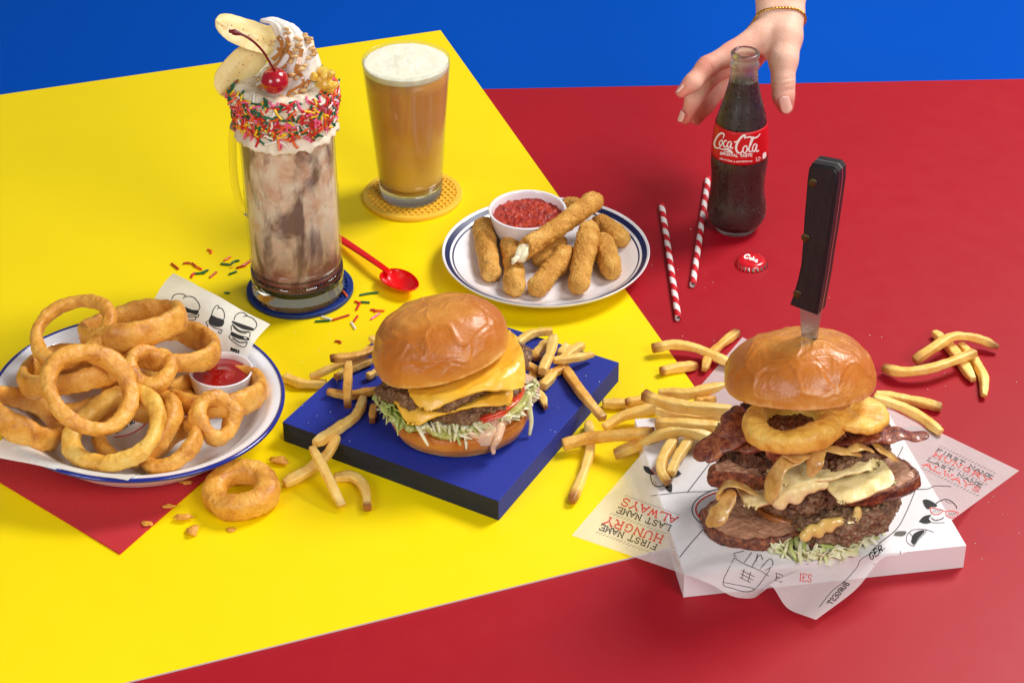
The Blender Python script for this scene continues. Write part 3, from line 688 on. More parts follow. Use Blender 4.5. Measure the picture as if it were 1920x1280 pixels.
# crushed pineapple at the right shoulder
rp_ = random.Random(77); pp_ = []; pr_ = []
for i in range(60):
    a = rp_.gauss(606, 12); b = rp_.gauss(150, 13)
    if (a-608)**2/760+(b-152)**2/640 > 1 or a < 582: continue
    pp_.append(Q(a, b, yc-.9+rp_.uniform(-.9, .5))); pr_.append(rp_.uniform(.22, .42))
# banana halves, cut face towards the camera
def banana(name, a, b, hw, bow, depth, facephi, label):
    """a,b 3D ends; slab with a flat cut face and a round back"""
    ax = (b-a); L = ax.length; ax.normalize(); v = (CAM-(a+b)/2).normalized()
    t = (v-ax*v.dot(ax)).normalized(); s = t.cross(ax); t = (t*math.cos(facephi)+s*math.sin(facephi)).normalized(); s = ax.cross(t)
    N, Mm = 50, 24; V = []; Fc = []; E_ = []
    for i in range(N+1):
        u = i/N; w_ = hw*min(1.0, (1-abs(2*u-1)**4.5)**.5 if abs(2*u-1) < 1 else 0)+.02; c = a+ax*(L*u)+s*(bow*(1-(2*u-1)**2))
        for j in range(Mm):      # front flat face: j 0..Mm/2 ; back: rest
            if j <= Mm//2:
                x = -1+2*j/(Mm//2); V.append(c+s*(w_*x)+t*(.07*math.exp(-(x/.25)**2)-.05*abs(x)**3)); E_.append(abs(x) if 0 < u < 1 else 1)
            else:
                q = math.pi*(j-Mm//2)/(Mm-Mm//2); V.append(c+s*(w_*math.cos(q))-t*(w_*.85*math.sin(q))); E_.append(1)
    for i in range(N):
        for j in range(Mm): Fc.append((i*Mm+j, i*Mm+(j+1) % Mm, (i+1)*Mm+(j+1) % Mm, (i+1)*Mm+j))
    Fc.append(tuple(range(Mm))); Fc.append(tuple(reversed([N*Mm+j for j in range(Mm)])))
    g = G().add(V, Fc, edge=E_); g.disp(lambda p, n: .05*nz(p, 1.0, 7)+.02*nz(p, 4, 7))
    return tag(obj(name, g, m_banana, autosmooth=50), label, 'banana')
banana('banana_half', Q(404, 38, yc+.2), Q(590, 88, yc+2.0), 1.15, .45, 0, .15, 'upper banana half sticking out left behind the whipped cream swirl')
banana('banana_half', Q(413, 178, yc-.6), Q(494, 92, yc+1.2), 1.28, -.35, 0, -.2, 'lower banana half leaning out over the frosting rim beneath the other')
# cherry
cc = Q(515, 152, yc-3.0)
ch = thing('cherry', cc-Vector((0, 0, 1.35)), 'glossy red maraschino cherry with curved stem on the whipped cream', 'cherry')
cr = 26.5/ppc(cc)
def chr_(t): return t
cpf = [(cr*math.sin(a)*1.0, -cr*math.cos(a)*.97-(.28*math.exp(-((math.pi-a)/.35)**2))) for a in np.linspace(0, math.pi, 40)]
cher = lathe([(max(0, r), z) for r, z in cpf], facing(cc, .35, 97), 64); obj('fruit', cher, m_cherry, ch)
sp_ = [Q(515, 133, yc-3.0), Q(506, 118, yc-3.2), Q(494, 98, yc-3.5), Q(477, 80, yc-3.8), Q(458, 67, yc-4.0), Q(440, 61, yc-4.1), Q(432, 59, yc-4.1)]
obj('stem', sweep(sp_, lambda t: .10+(.13*sstep(.82, .93, t) if t < .97 else .05), 10, n=50), m_stem, ch)

def fpine(X, Y, Z):
    D = None
    for p, q in zip(pp_, pr_):
        d = np.sqrt((X-p.x)**2+(Y-p.y)**2+(Z-p.z)**2)-q
        if D is None: D = d
        else: hh = np.clip(.5+.5*(D-d)/.15, 0, 1); D = D*(1-hh)+d*hh-.15*hh*(1-hh)
    return D
gp = surface_nets(fpine, [min(p[i] for p in pp_)-.6 for i in range(3)], [max(p[i] for p in pp_)+.6 for i in range(3)], .1)
gp.disp(lambda p, n: .10*nz(p, 2.2, 4)+.05*nz(p, 6, 4)); obj('pineapple', gp, m_pine, mug)
# ---------------------------------------------------------------- cola bottle
bb = P(1379, 425, 0); bb.z = 0
def bz(py): return height(bb, py)
def cxz(z): return proj((bb.x, bb.y, z))[0]
def br(py, wpx): z = bz(py); return (wpx/2/ppc((bb.x, bb.y, z)), z)
bp = [br(425, 80)]; bp[0] = (bp[0][0]-.1, 0)
meas = [(417, 90), (408, 104), (395, 109.5), (382, 108), (365, 101), (350, 98.5), (335, 99), (322, 101), (312, 104), (300, 106), (280, 106), (262, 104), (250, 101.5), (242, 100), (226, 94), (205, 82), (185, 69), (165, 59), (150, 53.5), (140, 51.5)]
body = smooth_prof([(bp[0][0], 0.02)]+[br(a-3, b) for a, b in meas], 90)
zt = bz(97); neck = [br(133, 51), br(128, 51), br(125, 53), br(121, 55.5), br(117, 54), br(114, 51), br(110, 50), br(107, 52), br(104, 55), br(100, 54.5), br(97.5, 51)]
bout = [(0, .25), (bp[0][0]-.7, .12), (bp[0][0]-.25, 0.0)]+body+neck
inner = [(max(.2, r-.27), z) for r, z in (body+neck[:-1])[::-1] if z > .7]
inner = [(neck[-1][0]-.3, zt-.02)]+inner+[(inner[-1][0]-.4, .5), (0, .5)]
fbt = level((bb.x, bb.y, 0))
flute = lambda t, z: 1+(.016*max(0, 1-((z-5.0)/3.2)**2)+.012*max(0, 1-((z-14.3)/2.2)**2))*abs(math.cos(5*t)) if (2 < z < 8.3 or 12.2 < z < 16.5) else 1.0
bot = thing('cola_bottle', bb, 'frosty contour glass bottle of dark cola with red label', 'bottle')
obj('glass', lathe(bout+inner, fbt, 110, rad=flute), m_bottle, bot)
zl_ = bz(150)
liq = [(0, .52)]+[(max(.2, r-.25), z) for r, z in body if .6 < z < zl_]
liq += [(liq[-1][0], zl_), (0, zl_-.05)]
obj('cola', lathe(liq, fbt, 90, rad=flute), m_cola, bot)
# label: a sleeve on the belly
la = [(r, z) for r, z in body if bz(309) < z < bz(251)]
L0 = []
for k in range(13):
    zb0 = height((bb.x, bb.y-2.6), 311); zb1 = height((bb.x, bb.y-2.45), 251); z = zb0+(zb1-zb0)*k/12
    r = np.interp(z, [q[1] for q in body], [q[0] for q in body]); L0.append((r+.035, z))
lg = lathe([(L0[0][0]-.02, L0[0][1])]+L0+[(L0[-1][0]-.02, L0[-1][1])], fbt, 110); lg.f = lg.f[:-2]
lab = obj('label', lg, m_label, bot); lbv = lg.bvh()
T2 = lambda x, y: (1310+x*.2344, 220+y*.2344)
ink = G()
def sc(pts, wd, tp=None): pen(ink, [T2(*p) for p in pts], wd, lbv, .02, n=6*len(pts))
thick = lambda a, b: (lambda s: a+(b-a)*math.sin(math.pi*s))
sc([(196, 168), (204, 140), (190, 128), (165, 138), (140, 172), (127, 210), (136, 240), (160, 246), (178, 232)], thick(1.6, 3.6))
sc([(158, 245), (190, 256), (222, 254), (246, 262), (270, 284), (240, 274), (205, 270)], thick(1.0, 3.4))
sc([(186, 182), (170, 196), (166, 218), (178, 226), (192, 206), (190, 184), (180, 186)], 2.1)
sc([(226, 192), (214, 186), (200, 206), (202, 232), (216, 236), (228, 226)], 2.3)
sc([(262, 198), (244, 196), (230, 220), (236, 242), (250, 234), (264, 204), (256, 240), (266, 248), (276, 240)], 2.3)
sc([(284, 200), (312, 192)], 2.6)
sc([(366, 172), (374, 150), (360, 145), (330, 172), (306, 214), (300, 250), (312, 280), (336, 284), (352, 266)], thick(1.8, 4.2))
sc([(356, 150), (378, 162), (410, 158), (440, 166), (470, 156), (492, 130)], thick(1.0, 3.0))
sc([(372, 228), (356, 246), (356, 276), (370, 286), (386, 262), (384, 232), (372, 230)], 2.4)
sc([(388, 270), (410, 230), (432, 180), (438, 160), (424, 168), (408, 220), (402, 262), (412, 278), (422, 268)], 2.3)
sc([(462, 214), (444, 218), (430, 250), (436, 274), (450, 264), (466, 218), (458, 262), (468, 274), (480, 262)], 2.4)
write(ink, 'ORIGINAL', T2(172, 298), T2(312, 318), (0.6, -5.0), lbv, 1.5, False, .35)
write(ink, 'TASTE', T2(333, 319), T2(428, 312), (0, -5.0), lbv, 1.5, False, .35)
x0 = 172
for k, (tx, a, b) in enumerate((('DELICIOUS', T2(170, 334), T2(268, 358)), ('&', T2(278, 360), T2(292, 361)), ('REFRESHING', T2(300, 362), T2(428, 356)))):
    write(ink, tx, a, b, (.2, -2.6), lbv, .75, False, .3)
write(ink, '8 FL', T2(456, 334), T2(498, 326), (0, -2.8), lbv, .8, False); write(ink, 'OZ', T2(458, 352), T2(490, 346), (0, -2.8), lbv, .8, False)
blot(ink, [T2(512, 290), T2(536, 278), T2(536, 316), T2(512, 332)], lbv, .02)
obj('lettering', ink, m_white, lab)
# condensation beads
rd = random.Random(9); dr = G(); gb = lathe(bout, fbt, 60).bvh()
for _ in range(420):
    a = rd.uniform(math.radians(180), math.radians(360)); z = rd.uniform(1.0, zl_+.6)
    if L0[0][1]-.1 < z < L0[-1][1]+.1: continue
    d = Vector((math.cos(a), math.sin(a), 0)); h = gb.ray_cast(Vector((bb.x, bb.y, z))+d*8, -d)
    if h[0] is None: continue
    r = .028+.05*rd.random()**3; q = ico(h[0], r, 1, (1, 1, 1.25)); dr.add(q.v, q.f)
do = obj('condensation', dr, m_drop, bot); do['kind'] = 'stuff'
# ---------------------------------------------------------------- crown cap
pc = P(1409, 496, 0); pc.z = 0; cap = thing('crown_cap', pc, 'red and silver crimped bottle cap lying below the cola bottle', 'bottle cap')
wv = lambda t, z: 1+(.045*math.cos(21*t)*max(0, 1-z/.42) if z < .42 else 0)
Rc = 30.0/ppc(pc)
cgm = lathe([(Rc-.12, 0.02), (Rc+.0, .0), (Rc-.03, .12), (Rc-.08, .25), (Rc-.14, .38), (Rc-.22, .5), (Rc-.34, .58), (Rc-.55, .61), (0, .61)], level(pc), 126, rad=wv)
obj('skirt', G().add(cgm.v, [f for f in cgm.f if min(cgm.v[i].z for i in f) < .37]), m_steel, cap)
tp = G().add(cgm.v, [f for f in cgm.f if min(cgm.v[i].z for i in f) >= .37]); 
top = obj('crown', tp, m_capred, cap)
red_f = G()
for i, f in enumerate([f for f in cgm.f if min(cgm.v[i].z for i in f) < .37 and (f[0] % 6) < 3]): red_f.add([cgm.v[i]+(cgm.v[i]-pc).normalized()*.01 for i in f], [(0, 1, 2, 3)] if len(f) == 4 else [tuple(range(len(f)))])
obj('skirt_print', red_f, m_capred, cap)
cb = tp.bvh(); cg2 = G()
T3 = lambda x, y: T2(428+(x-428)*.80, 1134+(y-1130)*.80)
def sk(pts, wd): pen(cg2, [T3(*p) for p in pts], wd, cb, .012, n=6*len(pts))
sk([(398, 1104), (402, 1092), (382, 1086), (358, 1096), (352, 1112), (368, 1122), (392, 1118)], 2.6)
sk([(412, 1112), (402, 1124), (410, 1136), (424, 1128), (420, 1114)], 2.1); sk([(446, 1104), (428, 1142)], 2.1); sk([(456, 1124), (440, 1134), (450, 1150)], 2.0)
sk([(464, 1150), (480, 1144), (474, 1136), (460, 1146), (464, 1158), (482, 1160)], 2.1)
obj('lettering', cg2, m_white, top)
# ---------------------------------------------------------------- straws
def straw(a, b, label):
    a = Vector(a); b = Vector(b); ax = (b-a); L = ax.length; ax.normalize(); r = .27
    x = ax.cross(Vector((0, 0, 1))).normalized(); y = ax.cross(x); N = 120; M_ = 24; V = []; S = []; Fc = []
    for sgn, rr in ((1, r), (-1, r-.04)):
        for i in range(N+1):
            u = i/N if sgn == 1 else 1-i/N
            for j in range(M_):
                t = 2*math.pi*j/M_; V.append(a+ax*(L*u)+x*(rr*math.cos(t))+y*(rr*math.sin(t))); S.append(L*u/2.05+ (t/(2*math.pi))+ 50)
    tot = 2*(N+1)
    for i in range(tot):
        for j in range(M_): Fc.append((i*M_+j, i*M_+(j+1) % M_, ((i+1) % tot)*M_+(j+1) % M_, ((i+1) % tot)*M_+j))
    return V, S, Fc, a, N, M_
def make_straw(a, b, label):
    V, S, Fc, a, N, M_ = straw(a, b, label)
    # split the seam so that the stripe attribute stays continuous
    V2 = []; S2 = []; F2 = []
    for f in Fc:
        js = [i % M_ for i in f]
        for i in f:
            V2.append(V[i]); S2.append(S[i]+(1 if (max(js) == M_-1 and min(js) == 0 and i % M_ == 0) else 0))
        n = len(V2); F2.append((n-4, n-3, n-2, n-1))
    o = obj('paper_straw', G().add(V2, F2, stripe=S2), m_straw, smooth=False); return tag(o, label, 'straw', 'striped paper straws')
def Pz(px, py, z): q = P(px, py, z); return q
make_straw(Pz(1241, 385, .27), Pz(1272, 597, .27), 'red striped paper straw nearest the plate of mozzarella sticks')
make_straw(Pz(1328, 334, .27), Pz(1299, 534, .27), 'red striped paper straw beside the base of the cola bottle')

# ---------------------------------------------------------------- reaching hand
YB = bb.y
def H(X, Y, d): return Q(1250+.1875*X, .1875*Y, YB+d)
S_ = [] # capsules (a, b, ra, rb)
def chain(pts, rs):
    for (a, b, r0, r1) in zip(pts[:-1], pts[1:], rs[:-1], rs[1:]): S_.append((a, b, r0, r1))
wr = H(1165, -1150, 17); w1 = H(1140, -60, 9.5); w2 = H(1135, 150, 8.2)
# forearm / wrist: two parallel bones for a flattened section
for o_ in (-.95, 0, .95): chain([wr+RT*o_*1.15, w1+RT*o_*1.05, w2+RT*o_*1.05], [2.3, 1.25, 1.2])
# palm and back of the hand: metacarpals fanning from the wrist to the knuckles
kn_i = H(650, 540, 5.0); kn_m = H(690, 620, 7.4); kn_r = H(720, 700, 9.2); kn_p = H(760, 740, 10.6)
wi = w2+RT*-.6+Vector((0, -.3, 0)); chain([w2+RT*.2, H(960, 360, 6.6), kn_i], [1.45, 1.35, 1.02])
chain([w2+RT*-.3, H(940, 360, 8.0), kn_m], [1.3, 1.2, 1.0]); chain([w2+RT*-.5+Vector((0, .6, 0)), H(940, 420, 9.4), kn_r], [1.2, 1.1, .95]); chain([w2+Vector((0, 1.0, 0)), H(950, 480, 10.4), kn_p], [1.1, 1.0, .9])
# thumb
th = [w2+RT*.9, H(1185, 370, 6.2), H(1165, 600, 4.4), H(1165, 820, 3.2), H(1168, 960, 2.7), H(1188, 1068, 2.4)]
chain(th, [1.25, 1.55, 1.28, 1.0, .96, .74])
chain([H(1000, 400, 7), H(1120, 540, 5.4)], [1.3, 1.1])
# fingers
chain([kn_i, H(400, 665, 3.6), H(255, 830, 2.4), H(150, 925, 1.8)], [1.02, .86, .76, .56])
chain([kn_m, H(440, 760, 5.2), H(275, 985, 4.2), H(190, 1185, 3.8)], [.98, .86, .78, .58])
chain([kn_r, H(530, 880, 7.4), H(390, 1060, 6.3), H(300, 1195, 5.8)], [.95, .86, .76, .56])
chain([kn_p, H(620, 860, 9.6), H(490, 930, 8.8), H(420, 1000, 8.4)], [.88, .76, .66, .5])
def hand_sdf(X, Y, Z):
    D = None; k = .42
    Pn = np.stack([X, Y, Z], -1)
    for a, b, r0, r1 in S_:
        a = np.array(a); b = np.array(b); ab = b-a; t = np.clip(((Pn-a)@ab)/(ab@ab), 0, 1)
        d = np.linalg.norm(Pn-(a+t[..., None]*ab), axis=-1)-(r0+(r1-r0)*t)
        if D is None: D = d
        else:
            h = np.clip(.5+.5*(D-d)/k, 0, 1); D = D*(1-h)+d*h-k*h*(1-h)
    return D
pts_ = [q for s in S_ for q in (s[0], s[1])]
lo = [min(p[i] for p in pts_)-2 for i in range(3)]; hi = [max(p[i] for p in pts_)+2 for i in range(3)]
hg = surface_nets(hand_sdf, lo, hi, .17)
# relax a little
nb = [[] for _ in hg.v]
for f in hg.f:
    for i in range(4): nb[f[i]] += [f[(i+1) % 4]]
for _ in range(3):
    hg.v = [(v*.5+sum((hg.v[j] for j in n), Vector())/len(n)*.5) if n else v for v, n in zip(hg.v, nb)]
creases = [(H(1165, 800, 2.2), 1), (H(1168, 850, 2.0), 1), (H(1170, 910, 1.8), 1), (H(400, 640, 2.8), .7)]
tips = [th[-1], H(150, 925, 1.8), H(190, 1185, 3.8), H(300, 1195, 5.8), H(420, 1000, 8.4), kn_i, H(400, 665, 3.6)]
ax_t = (th[-1]-th[-3]).normalized()
def hd(p, n):
    d = .03*nz(p, .8, 4)
    for c, s in creases[:3]:
        q = abs((p-c).dot(ax_t)); 
        if (p-c).length < 1.3: d -= .07*math.exp(-(q/.09)**2)
    q = (p-kc_).dot(ax_i)
    if (p-kc_).length < 1.25:
        for o_ in (-.16, .0, .17): d -= .045*math.exp(-((q-o_)/.06)**2)
    return d
kc_ = H(392, 640, 3.2); ax_i = (H(255, 830, 2.4)-kn_i).normalized()
hg.disp(hd)
hg.a['pink'] = [min(1, .12+.75*max(math.exp(-((p-t).length/1.5)**2) for t in tips)+ .35*sstep(-3.5, -8, (p-w2).z)*.5) for p in hg.v]
per = thing('person', H(900, 600, 6), 'bare reaching hand and wrist with a thin gold bracelet behind the bottle', 'person')
obj('hand', hg, m_skin, per); hbv = hg.bvh()
def nail(c, ax, w_, l_, nrm):
    ax = ax.normalized(); nrm = (nrm-ax*nrm.dot(ax)).normalized(); s = ax.cross(nrm); V = []; 
    def fn(u, v):
        x = (v-.5)*2; yy = (u-.5)*2; rr = math.sqrt(max(0, 1-abs(yy)**5))
        return c+s*(w_*x*rr*.98)+ax*(l_*yy)+nrm*(w_*.42*(1-(x*rr)**2))-nrm*.05*yy
    return sheet(fn, 12, 10, .05)
vw = (CAM-th[-1]).normalized()
obj('fingernail', nail(H(1187, 1045, 1.62)+vw*.02, (th[-1]-th[-2])+Vector((.1, 0, 0)), .50, .78, (vw+RT*.15).normalized()), m_nail, per)
ip = H(175, 905, 1.3); obj('fingernail', nail(ip+Vector((-.35, -.1, .1)), H(150, 925, 1.8)-H(255, 830, 2.4), .34, .5, (UP*.35-RT*.85+vw*.2).normalized()), m_nail, per)
obj('fingernail', nail(H(150, 1165, 3.2), H(190, 1185, 3.8)-H(275, 985, 4.2), .36, .5, (-RT*.8+vw*.55).normalized()), m_nail, per)
# gold chain bracelet round the wrist
ctr = H(1135, 262, 8.0); bn = (w2-w1).normalized(); bn = (bn+FW*-.55).normalized(); e1 = (RT-bn*RT.dot(bn)).normalized(); e2 = bn.cross(e1); bpts = []
for k in range(97):
    a = 2*math.pi*k/96; d = e1*math.cos(a)+e2*math.sin(a); h = hbv.ray_cast(ctr, d); r = ((h[0]-ctr).length if h[0] else 2.2)
    bpts.append(ctr+d*(min(r, 3.2)+.09))
b_s = [(bpts[i-1]+bpts[i]*2+bpts[(i+1) % 96])/4 for i in range(96)]
bg = G()
for ph in (0, math.pi):
    q = []
    for k in range(385):
        i = k/4; c = b_s[int(i) % 96].lerp(b_s[(int(i)+1) % 96], i % 1); t = (b_s[(int(i)+1) % 96]-b_s[int(i) % 96]).normalized(); o = (c-ctr).normalized(); s = t.cross(o); a = k*.42+ph
        q.append(c+o*(.055*math.cos(a))+s*(.055*math.sin(a)))
    g = sweep(q, .065, 6, n=len(q)); bg.add(g.v, g.f)
obj('bracelet', bg, m_gold, per)
# ---------------------------------------------------------------- steak knife standing in the tall burger
def build_knife(entry):
    """entry: point on the bun where the blade goes in"""
    tip = Q(1515, 640, entry.y+.2); top_ = Q(1559, 309, entry.y+1.0)
    ax = (top_-tip).normalized(); v = (CAM-top_).normalized(); wd = (RT-ax*RT.dot(ax)).normalized(); 
    a = math.radians(30); t0 = wd.cross(ax); t0 = t0 if t0.dot(v) > 0 else -t0
    wv_ = (wd*math.cos(a)+t0*math.sin(a)).normalized(); tn = (t0*math.cos(a)-wd*math.sin(a)).normalized()
    k = thing('steak_knife', tip, 'black handled riveted steak knife stuck upright in the tall burger', 'knife')
    y0 = entry.y+.6
    T5 = lambda x, y: Q(1200+.5158*x, .5158*y, y0)
    def loc(p): d = p-tip; return (d.dot(wd)/math.cos(a), d.dot(ax))
    lft = [loc(T5(*p)) for p in [(648, 602), (636, 625), (630, 665), (624, 730), (617, 800), (611, 880), (603, 960), (592, 1010), (578, 1060), (563, 1105)]]
    rgt = [loc(T5(*p)) for p in [(722, 598), (735, 612), (734, 650), (722, 730), (708, 820), (694, 900), (682, 975), (668, 1050), (655, 1115)]]
    outl = lft[::-1]+rgt
    def prism(ol, t_a, t_b, bev):
        n = len(ol); bm = bmesh.new(); A = [bm.verts.new(tip+wv_*x+ax*y+tn*t_a) for x, y in ol]; B = [bm.verts.new(tip+wv_*x+ax*y+tn*t_b) for x, y in ol]
        bm.faces.new(A); bm.faces.new(B[::-1])
        for i in range(n): bm.faces.new((A[i], B[i], B[(i+1) % n], A[(i+1) % n]))
        bmesh.ops.recalc_face_normals(bm, faces=bm.faces)
        if bev: bmesh.ops.bevel(bm, geom=[e for e in bm.edges if all(abs((v.co-tip).dot(tn)-t_a) < .01 for v in e.verts)], offset=bev, segments=3, affect='EDGES')
        bm.verts.index_update(); g = G().add([v.co.copy() for v in bm.verts], [tuple(v.index for v in f.verts) for f in bm.faces]); bm.free(); return g
    h1 = obj('handle_scale', prism(outl, .85, .085, .18), m_handle, k, autosmooth=40); h2 = obj('handle_scale', prism(outl, -.85, -.085, .18), m_handle, k, autosmooth=40)
    tg = [(x*1.0+(.02 if i > len(lft) else 0), y) for i, (x, y) in enumerate(outl)]
    obj('tang', prism(tg, .08, -.08, 0), m_steel, k, smooth=False)
    bl = [loc(T5(*p)) for p in [(583, 1108), (585, 1150), (586, 1190), (588, 1216)]]; br_ = [loc(T5(*p)) for p in [(655, 1112), (648, 1160), (640, 1212)]]
    dn = (loc(T5(614, 1216))[0]-loc(T5(620, 1112))[0])/abs(loc(T5(614, 1216))[1]-loc(T5(620, 1112))[1])
    bl.append((bl[-1][0]+.3, -2.6)); br_.append((br_[-1][0]-.3, -2.6))
    obj('blade', prism(bl+br_[::-1], .10, -.10, .03), m_steel, k, smooth=False)
    for p in ((664, 665), (634, 860), (603, 1058)):
        x, y = loc(T5(*p)); x -= .25; c = tip+wv_*x+ax*y+tn*.86
        obj('rivet', lathe([(0, -.02), (.30, -.02), (.30, .03), (.26, .05), (0, .05)], (c, wv_, ax, tn), 24), m_brass, h1)
    return k
# ---------------------------------------------------------------- red plastic spoon
sz = ZY
sp_c = P(750, 525, sz+.9); hd_ = P(641, 452, sz+.8)
spn = thing('plastic_spoon', (sp_c.x, sp_c.y, sz), 'bright red plastic spoon lying right of the milkshake mug', 'spoon')
axs = (sp_c-hd_); axs.z = 0; axs.normalize(); sd = Vector((-axs.y, axs.x, 0))
def spoonfn(u, v):
    a = 2*math.pi*v; r = u; x = r*math.cos(a); y = r*math.sin(a)
    L_ = 2.15; W_ = 1.28*(1-.16*x)
    z = .95-.85*(1-r**2.2)+(.05 if r > .97 else 0)
    return sp_c+axs*(L_*x)+sd*(W_*y)+Vector((0, 0, z-.9+.1*x))
sv = []; sf = []; NU, NV = 12, 48
for i in range(NU+1):
    for j in range(NV): sv.append(spoonfn(max(.001, i/NU), j/NV))
for i in range(NU):
    for j in range(NV): sf.append((i*NV+j, (i+1)*NV+j, (i+1)*NV+(j+1) % NV, i*NV+(j+1) % NV))
gsp = G().add(sv, sf); nn = gsp.normals(); m_ = len(sv); sgn = 1 if nn[:, 2].mean() > 0 else -1
gsp.v += [p-Vector(k.tolist())*.1*sgn for p, k in zip(sv, nn)]; gsp.f += [tuple(reversed([i+m_ for i in f])) for f in sf]
gsp.f += [((NU)*NV+j, NU*NV+(j+1) % NV, NU*NV+(j+1) % NV+m_, NU*NV+j+m_) for j in range(NV)]
obj('bowl', gsp, m_spoon, spn)
st = sp_c-axs*1.9; st.z = sz+.95; en = P(600, 424, sz+.35)
hw_ = sweep([st+axs*.25, st-axs*1.2+Vector((0, 0, .05)), st.lerp(en, .5)+Vector((0, 0, .1)), en], lambda t: .30+.14*t, 16, flat=(1.0, .34), sq=4, n=30)
obj('handle', hw_, m_spoon, spn)

# ---------------------------------------------------------------- diner plate with mozzarella sticks
pl0 = P(1023, 490, ZY); zr = 1.75
pcn = P(1023.5, 467, ZY+zr); Rp = 195/ppc(pcn); pcn.z = ZY
plate = thing('diner_plate', pcn, 'oval white diner plate with two navy rim stripes holding breaded cheese sticks', 'plate')
def plz(r): r = abs(r)/Rp; return .28 if r < .62 else .28+(zr-.28)*((r-.62)/.38)**1.5
rs = list(np.linspace(0, Rp-.12, 44))
top_p = [(r, plz(r)) for r in rs]+[(Rp-.04, zr-.0), (Rp, zr-.1), (Rp-.08, zr-.2)]
bot_p = [(r, plz(r)-.24) for r in rs[::-1] if r > Rp*.55]+[(Rp*.55, .0), (Rp*.5, 0), (Rp*.48, .05), (0, .05)]
obj('dish', lathe(bot_p[::-1]+top_p[::-1] if False else top_p+bot_p, level(pcn), 128), m_china, plate)
for ra, rb_ in ((Rp*.925, Rp*.972), (Rp*.888, Rp*.902)):
    pr = [(r, plz(r)+.012) for r in np.linspace(ra, rb_, 5)]; g = lathe(pr, level(pcn), 128); g.f = g.f[:-2]; obj('rim_stripe', g, m_navy, plate)
# ramekin of marinara
rc = P(989, 392, ZY+.28+3.1); ra0 = 73.5/ppc(rc); rc.z = ZY+.28+.02
ram = thing('ramekin', rc, 'white ramekin of chunky marinara dip at the back of the diner plate', 'ramekin')
Hr = 3.1
ro = smooth_prof([(ra0*.70, 0), (ra0*.74, .12), (ra0*.86, 1.2), (ra0*.95, 2.3), (ra0*.985, Hr-.25), (ra0, Hr-.08), (ra0-.1, Hr), (ra0-.24, Hr-.06), (ra0-.34, Hr-.35), (ra0*.86, 1.9), (ra0*.74, .8), (ra0*.5, .4), (0, .4)], 60)
obj('cup', lathe([(0, 0)]+ro, level(rc), 96), m_china, ram)
sg = lathe([(r, Hr-.72+.0) for r in np.linspace(0, ra0*.905, 60)], level(rc), 140); sg.f = sg.f[:-1]
sg.disp(lambda p, n: (.16*fr(p, 1.3, 4, 3)+.09*nz(p, 2.8, 2)+.05*nz(p, 6, 2))*(1 if n[2] > 0 else -1)); obj('marinara', sg, m_marinara, ram)
T4 = lambda X, Y: (800+.2396*X, 320+.2396*Y)
def stick(a, za, b, zb_, wpx, label, bite=False, seed=1):
    A = P(*T4(*a), ZY+za); B = P(*T4(*b), ZY+zb_); r = wpx*.2396/2/ppc(A); ax = (B-A).normalized()
    p0 = A+ax*r*.55; p1 = B-ax*r*.55; mid = (p0+p1)/2+Vector((nz(A, 1, 5)*.25, nz(A, 1, 6)*.2, 0))
    g = sweep([p0, mid, p1], lambda t: r*(.96+.05*math.sin(t*5+seed)), 64, n=110)
    if bite:
        g.v = [p if (p-p0).dot(ax) > 0 else p0+(p-p0)-ax*(p-p0).dot(ax) for p in g.v]
        g.v = [p+ax*(.55*max(0, 1-(p-p0).dot(ax)/1.2))*(.5+.9*((p-p0).normalized().dot(UP) if (p-p0).length > .1 else 0)) for p in g.v]
    g.disp(lambda p, n: .12*fr(p, 1.1, 4, seed)+.04*nz(p, 4.5, seed)+.055*(.4-vor(p, 3.6, seed))+.03*nz(p, 9, seed))
    t = thing('mozzarella_stick', (mid.x, mid.y, mid.z-r), label, 'cheese stick', 'breaded cheese sticks on the diner plate')
    obj('breading', g, m_crumb, t)
    if bite:
        c = p0-ax*.05-UP*.15; obj('melted_cheese', ico(c, r*.80, 4, (1, 1, 1), seed=4, amp=.13, fq=1.4, fra=(0, ax, UP, ax.cross(UP))), m_mozz, t)
        c = p0-ax*.75-UP*.35-RT*.1; obj('cheese_drip', ico(c, r*.5, 3, (1.1, .7, .8), seed=9, amp=.2, fq=1.4, fra=(0, ax, UP, ax.cross(UP))), m_mozz, t)
    return t
stick((440, 420), 1.2, (508, 820), 1.15, 168, 'breaded cheese stick at the far left of the plate, left of the ramekin', seed=1)
stick((655, 560), 1.15, (690, 930), 1.15, 172, 'breaded cheese stick below the ramekin, under the bitten end', seed=2)
stick((850, 930), 1.2, (1110, 640), 1.4, 178, 'breaded cheese stick slanting at the front centre of the plate', seed=3)
stick((1180, 925), 1.25, (1275, 440), 2.6, 180, 'breaded cheese stick pointing straight to the front, leaning on the pile', seed=4)
stick((1455, 800), 1.2, (1375, 540), 1.4, 185, 'short breaded cheese stick at the right front of the pile', seed=5)
stick((1545, 545), 1.4, (1330, 390), 1.8, 165, 'breaded cheese stick at the right rim of the plate', seed=6)
stick((1200, 300), 1.3, (1080, 260), 1.3, 150, 'breaded cheese stick half hidden behind the ramekin', seed=7)
stick((870, 700), 1.1, (1050, 560), 1.1, 150, 'shadowed breaded cheese stick under the long bitten one', seed=8)
stick((720, 650), 2.9, (1330, 225), 3.6, 170, 'long bitten breaded cheese stick lying on top with white cheese showing', bite=True, seed=9)

